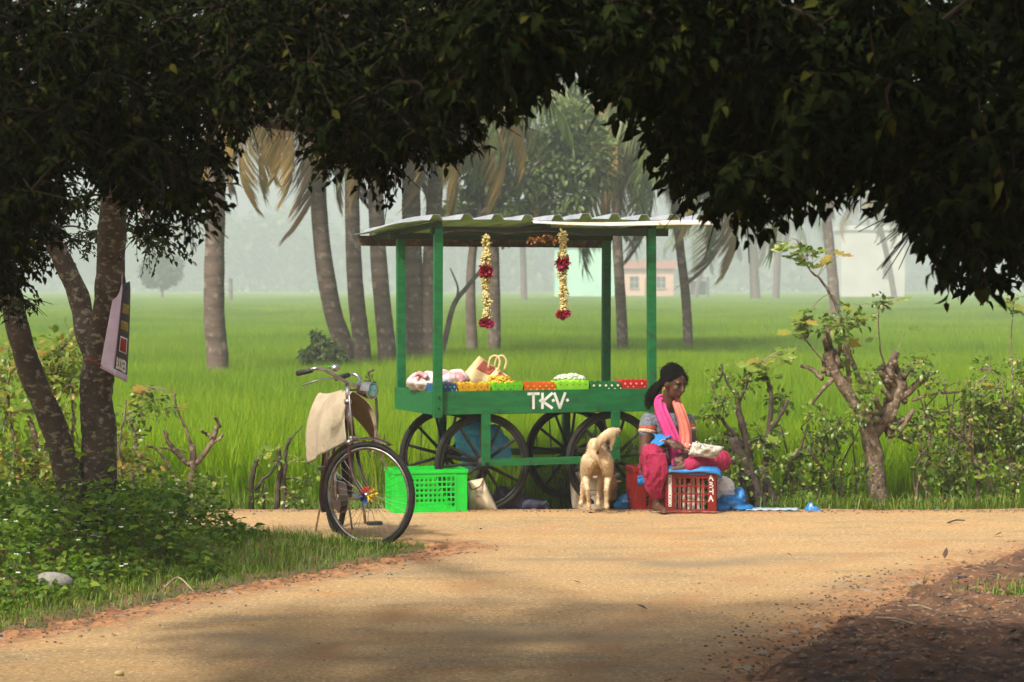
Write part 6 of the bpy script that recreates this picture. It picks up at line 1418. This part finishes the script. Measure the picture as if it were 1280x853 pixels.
# scarf: pink strand on her right, salmon strand on her left, round the neck
def strand(pts, w0, w1, m, name, ph):
    pp = spline([tuple(q) for q in pts], 7); n_ = len(pp); mb = MB(); 
    def fn(u, v):
        i = u*(n_-1); k = min(int(i), n_-2); c = Vector(pp[k]).lerp(Vector(pp[k+1]), i-k); t_ = (Vector(pp[k+1])-Vector(pp[k])).normalized(); sd = t_.cross(Vector((0, -1, 0))).normalized(); w_ = w0+(w1-w0)*u
        return c + sd*((v-.5)*w_) + Vector((0, -.012*math.sin(v*14+ph+u*3) - .035*math.sin(math.pi*v), 0))
    mb.grid(fn, n_*1, 14); return link(name, solid(mb, .006), vend, m, True)
strand([P_(836, 502, .10), P_(826, 500, .04), P_(826, 512, -.04), P_(833, 530, -.085), P_(841, 550, -.10), P_(846, 568, -.12), P_(850, 580, -.16)], .075, .13, m_pink, 'scarf', .5)
strand([P_(850, 502, .10), P_(846, 503, .0), P_(850, 514, -.045), P_(855, 530, -.06), P_(857, 545, -.07), P_(856, 560, -.10)], .06, .105, m_salm, 'scarf', 1.7)
# bangles
for k in range(7): c = RE.lerp(RW, .80-.055*k); MB().ring(c, RW-RE, .036+.0012*k, .0042, 18, 6).build('bangle', [m_band2, m_band1, mat('maroon_glass', (.16, .01, .03), rough=.2)][k % 3], vend, True, True)
MB().ring(RW, RW-RE, .031, .006, 18, 6).build('bangle', m_iris, vend, True, True)
for k in range(5): c = LE.lerp(LW, .9-.05*k); MB().ring(c, LW-LE, .034, .004, 18, 6).build('bangle', m_band1 if k % 2 else m_band2, vend, True, True)
# blue cloth across her lap, newspaper with jasmine in her hands
mb = MB(); mb.grid(lambda u, v: P_(816+22*u+3*math.sin(v*5), 542+14*v+4*math.sin(u*3)-5*u, -.20+.16*(1-v)-.05*math.sin(u*3)+.01*math.sin(u*11+v*5)), 14, 8); tag(link('blue_cloth', solid(mb, .006), m=m_blue), 'blue cloth tucked between the vendor arm and raised knee', 'cloth')
mb = MB(); mb.grid(lambda u, v: P_(797+22*u, 596+12*v-5*u, -.06-.12*u+.02*math.sin(u*9)+.02*math.sin(v*7)), 10, 6); tag(link('blue_cloth', solid(mb, .006), m=m_blue), 'blue cloth hanging below the vendor seat over the rear red crate', 'cloth')
m_news = mat('newspaper', (.50, .48, .42), (.20, .19, .17), 40, .9, lo=.50, hi=.62, bump=.3, bscale=20)
pillow('newspaper', 'crumpled newspaper packet held on the vendor lap', 'newspaper', ((860, 569), (866, 553), (906, 559), (894, 573)), WY-.30, .05, m_news, 2)
rgj = np.random.default_rng(12); nn = 40; c = np.array(P_(872, 556, -.34)); q = rgj.normal(size=(nn, 3))*np.array([.05, .03, .014]); L = rgj.uniform(.012, .02, nn)
tag(link('jasmine_buds', leaves('jasmine_buds', c+q, rgj.normal(size=(nn, 3)), L, L*.55, rng=rgj), m=MATS['white_jasmine']), 'white jasmine buds lying on the newspaper in the vendor lap', 'flowers')

# ================================================================== SMALL THINGS ON THE ROAD
m_dry = mat('dry_leaf', (.10, .06, .035), (.05, .03, .02), 20, .9); dl = leaves('dry_leaf', [(0, 0, .004)], [(1, 0, .15)], 1.0, .55, up=[(0, 0, 1)], fold=.15, curl=-.10); dl.materials.append(m_dry)
for i, (px, py, s, lab) in enumerate(((1181, 700, .075, 'curled dry leaf standing up on the right of the road'), (726, 731, .05, 'small dry leaf in the middle of the road'), (810, 764, .07, 'dark dry leaf nearest the shaded road centre'), (1243, 671, .07, 'flat dry leaf at the sunny right road side'), (600, 663, .04, 'dry leaf by the tip of the grass bank'), (990, 696, .05, 'thin dry leaf lying near the right road shade'), (1190, 656, .045, 'long dry leaf below the tangled hedge'), (1010, 762, .05, 'dry leaf where road meets rubbly soil'))):
    o = bpy.data.objects.new('dry_leaf', dl); COL.objects.link(o); q = gnd(px, py); o.location = (q.x, q.y, .008); o.scale = (s, s, s); o.rotation_euler = (random.uniform(-.4, .4), -.9 if i == 0 else random.uniform(-.2, .1), random.uniform(0, 6)); tag(o, lab, 'leaf', 'dry leaves on the road')
pb_ = MB().ball((0, 0, 0), (.022, .014, .012), 10, 7); pb_.v = [(x*(1+.2*math.sin(80*y)), y, z*(1+.2*math.sin(90*x))) for x, y, z in pb_.v]; o = pb_.build('yellow_pebble', mat('yellow_stone', (.55, .47, .22), (.42, .36, .16), 30, .8), smooth=True); q = gnd(149, 844); o.location = (q.x, q.y, .008); tag(o, 'small yellowish pebble alone on the near road', 'pebble')
for i, (xa, ya, xb, yb, lab) in enumerate(((1095, 782, 1145, 793, 'pale straw lying on the dark rubble'), (1135, 771, 1165, 773, 'short straw beside the grass tuft on the rubble'), (1015, 805, 1028, 814, 'short pale twig near the broken road edge'), (1185, 656, 1206, 653, 'dark stick lying on the road below the hedge'))):
    a, b = gnd(xa, ya), gnd(xb, yb)
    for q in (a, b): q.z = (float(soil_z(np.array(q.x), np.array(q.y))) if i < 3 else 0)+.014
    tag(MB().tube(spline([tuple(a), tuple((a+b)/2+Vector((0, .02, .008))), tuple(b)], 4), np.linspace(.007, .004, 9), 6).build('dry_stick', m_shoot if i < 3 else m_stemdk), lab, 'stick')
gt = gnd(216, 800); mb = MB().tube(spline([tuple(at(205, 735, 13.0)), tuple(at(222, 722, 13.1)), tuple(at(238, 735, 13.0)), tuple(at(243, 742, 12.98))], 5), np.linspace(.006, .003, 16), 6); tag(mb.build('dry_stalk', m_shoot), 'bent dry stalk sticking out of the bank weeds', 'stalk')
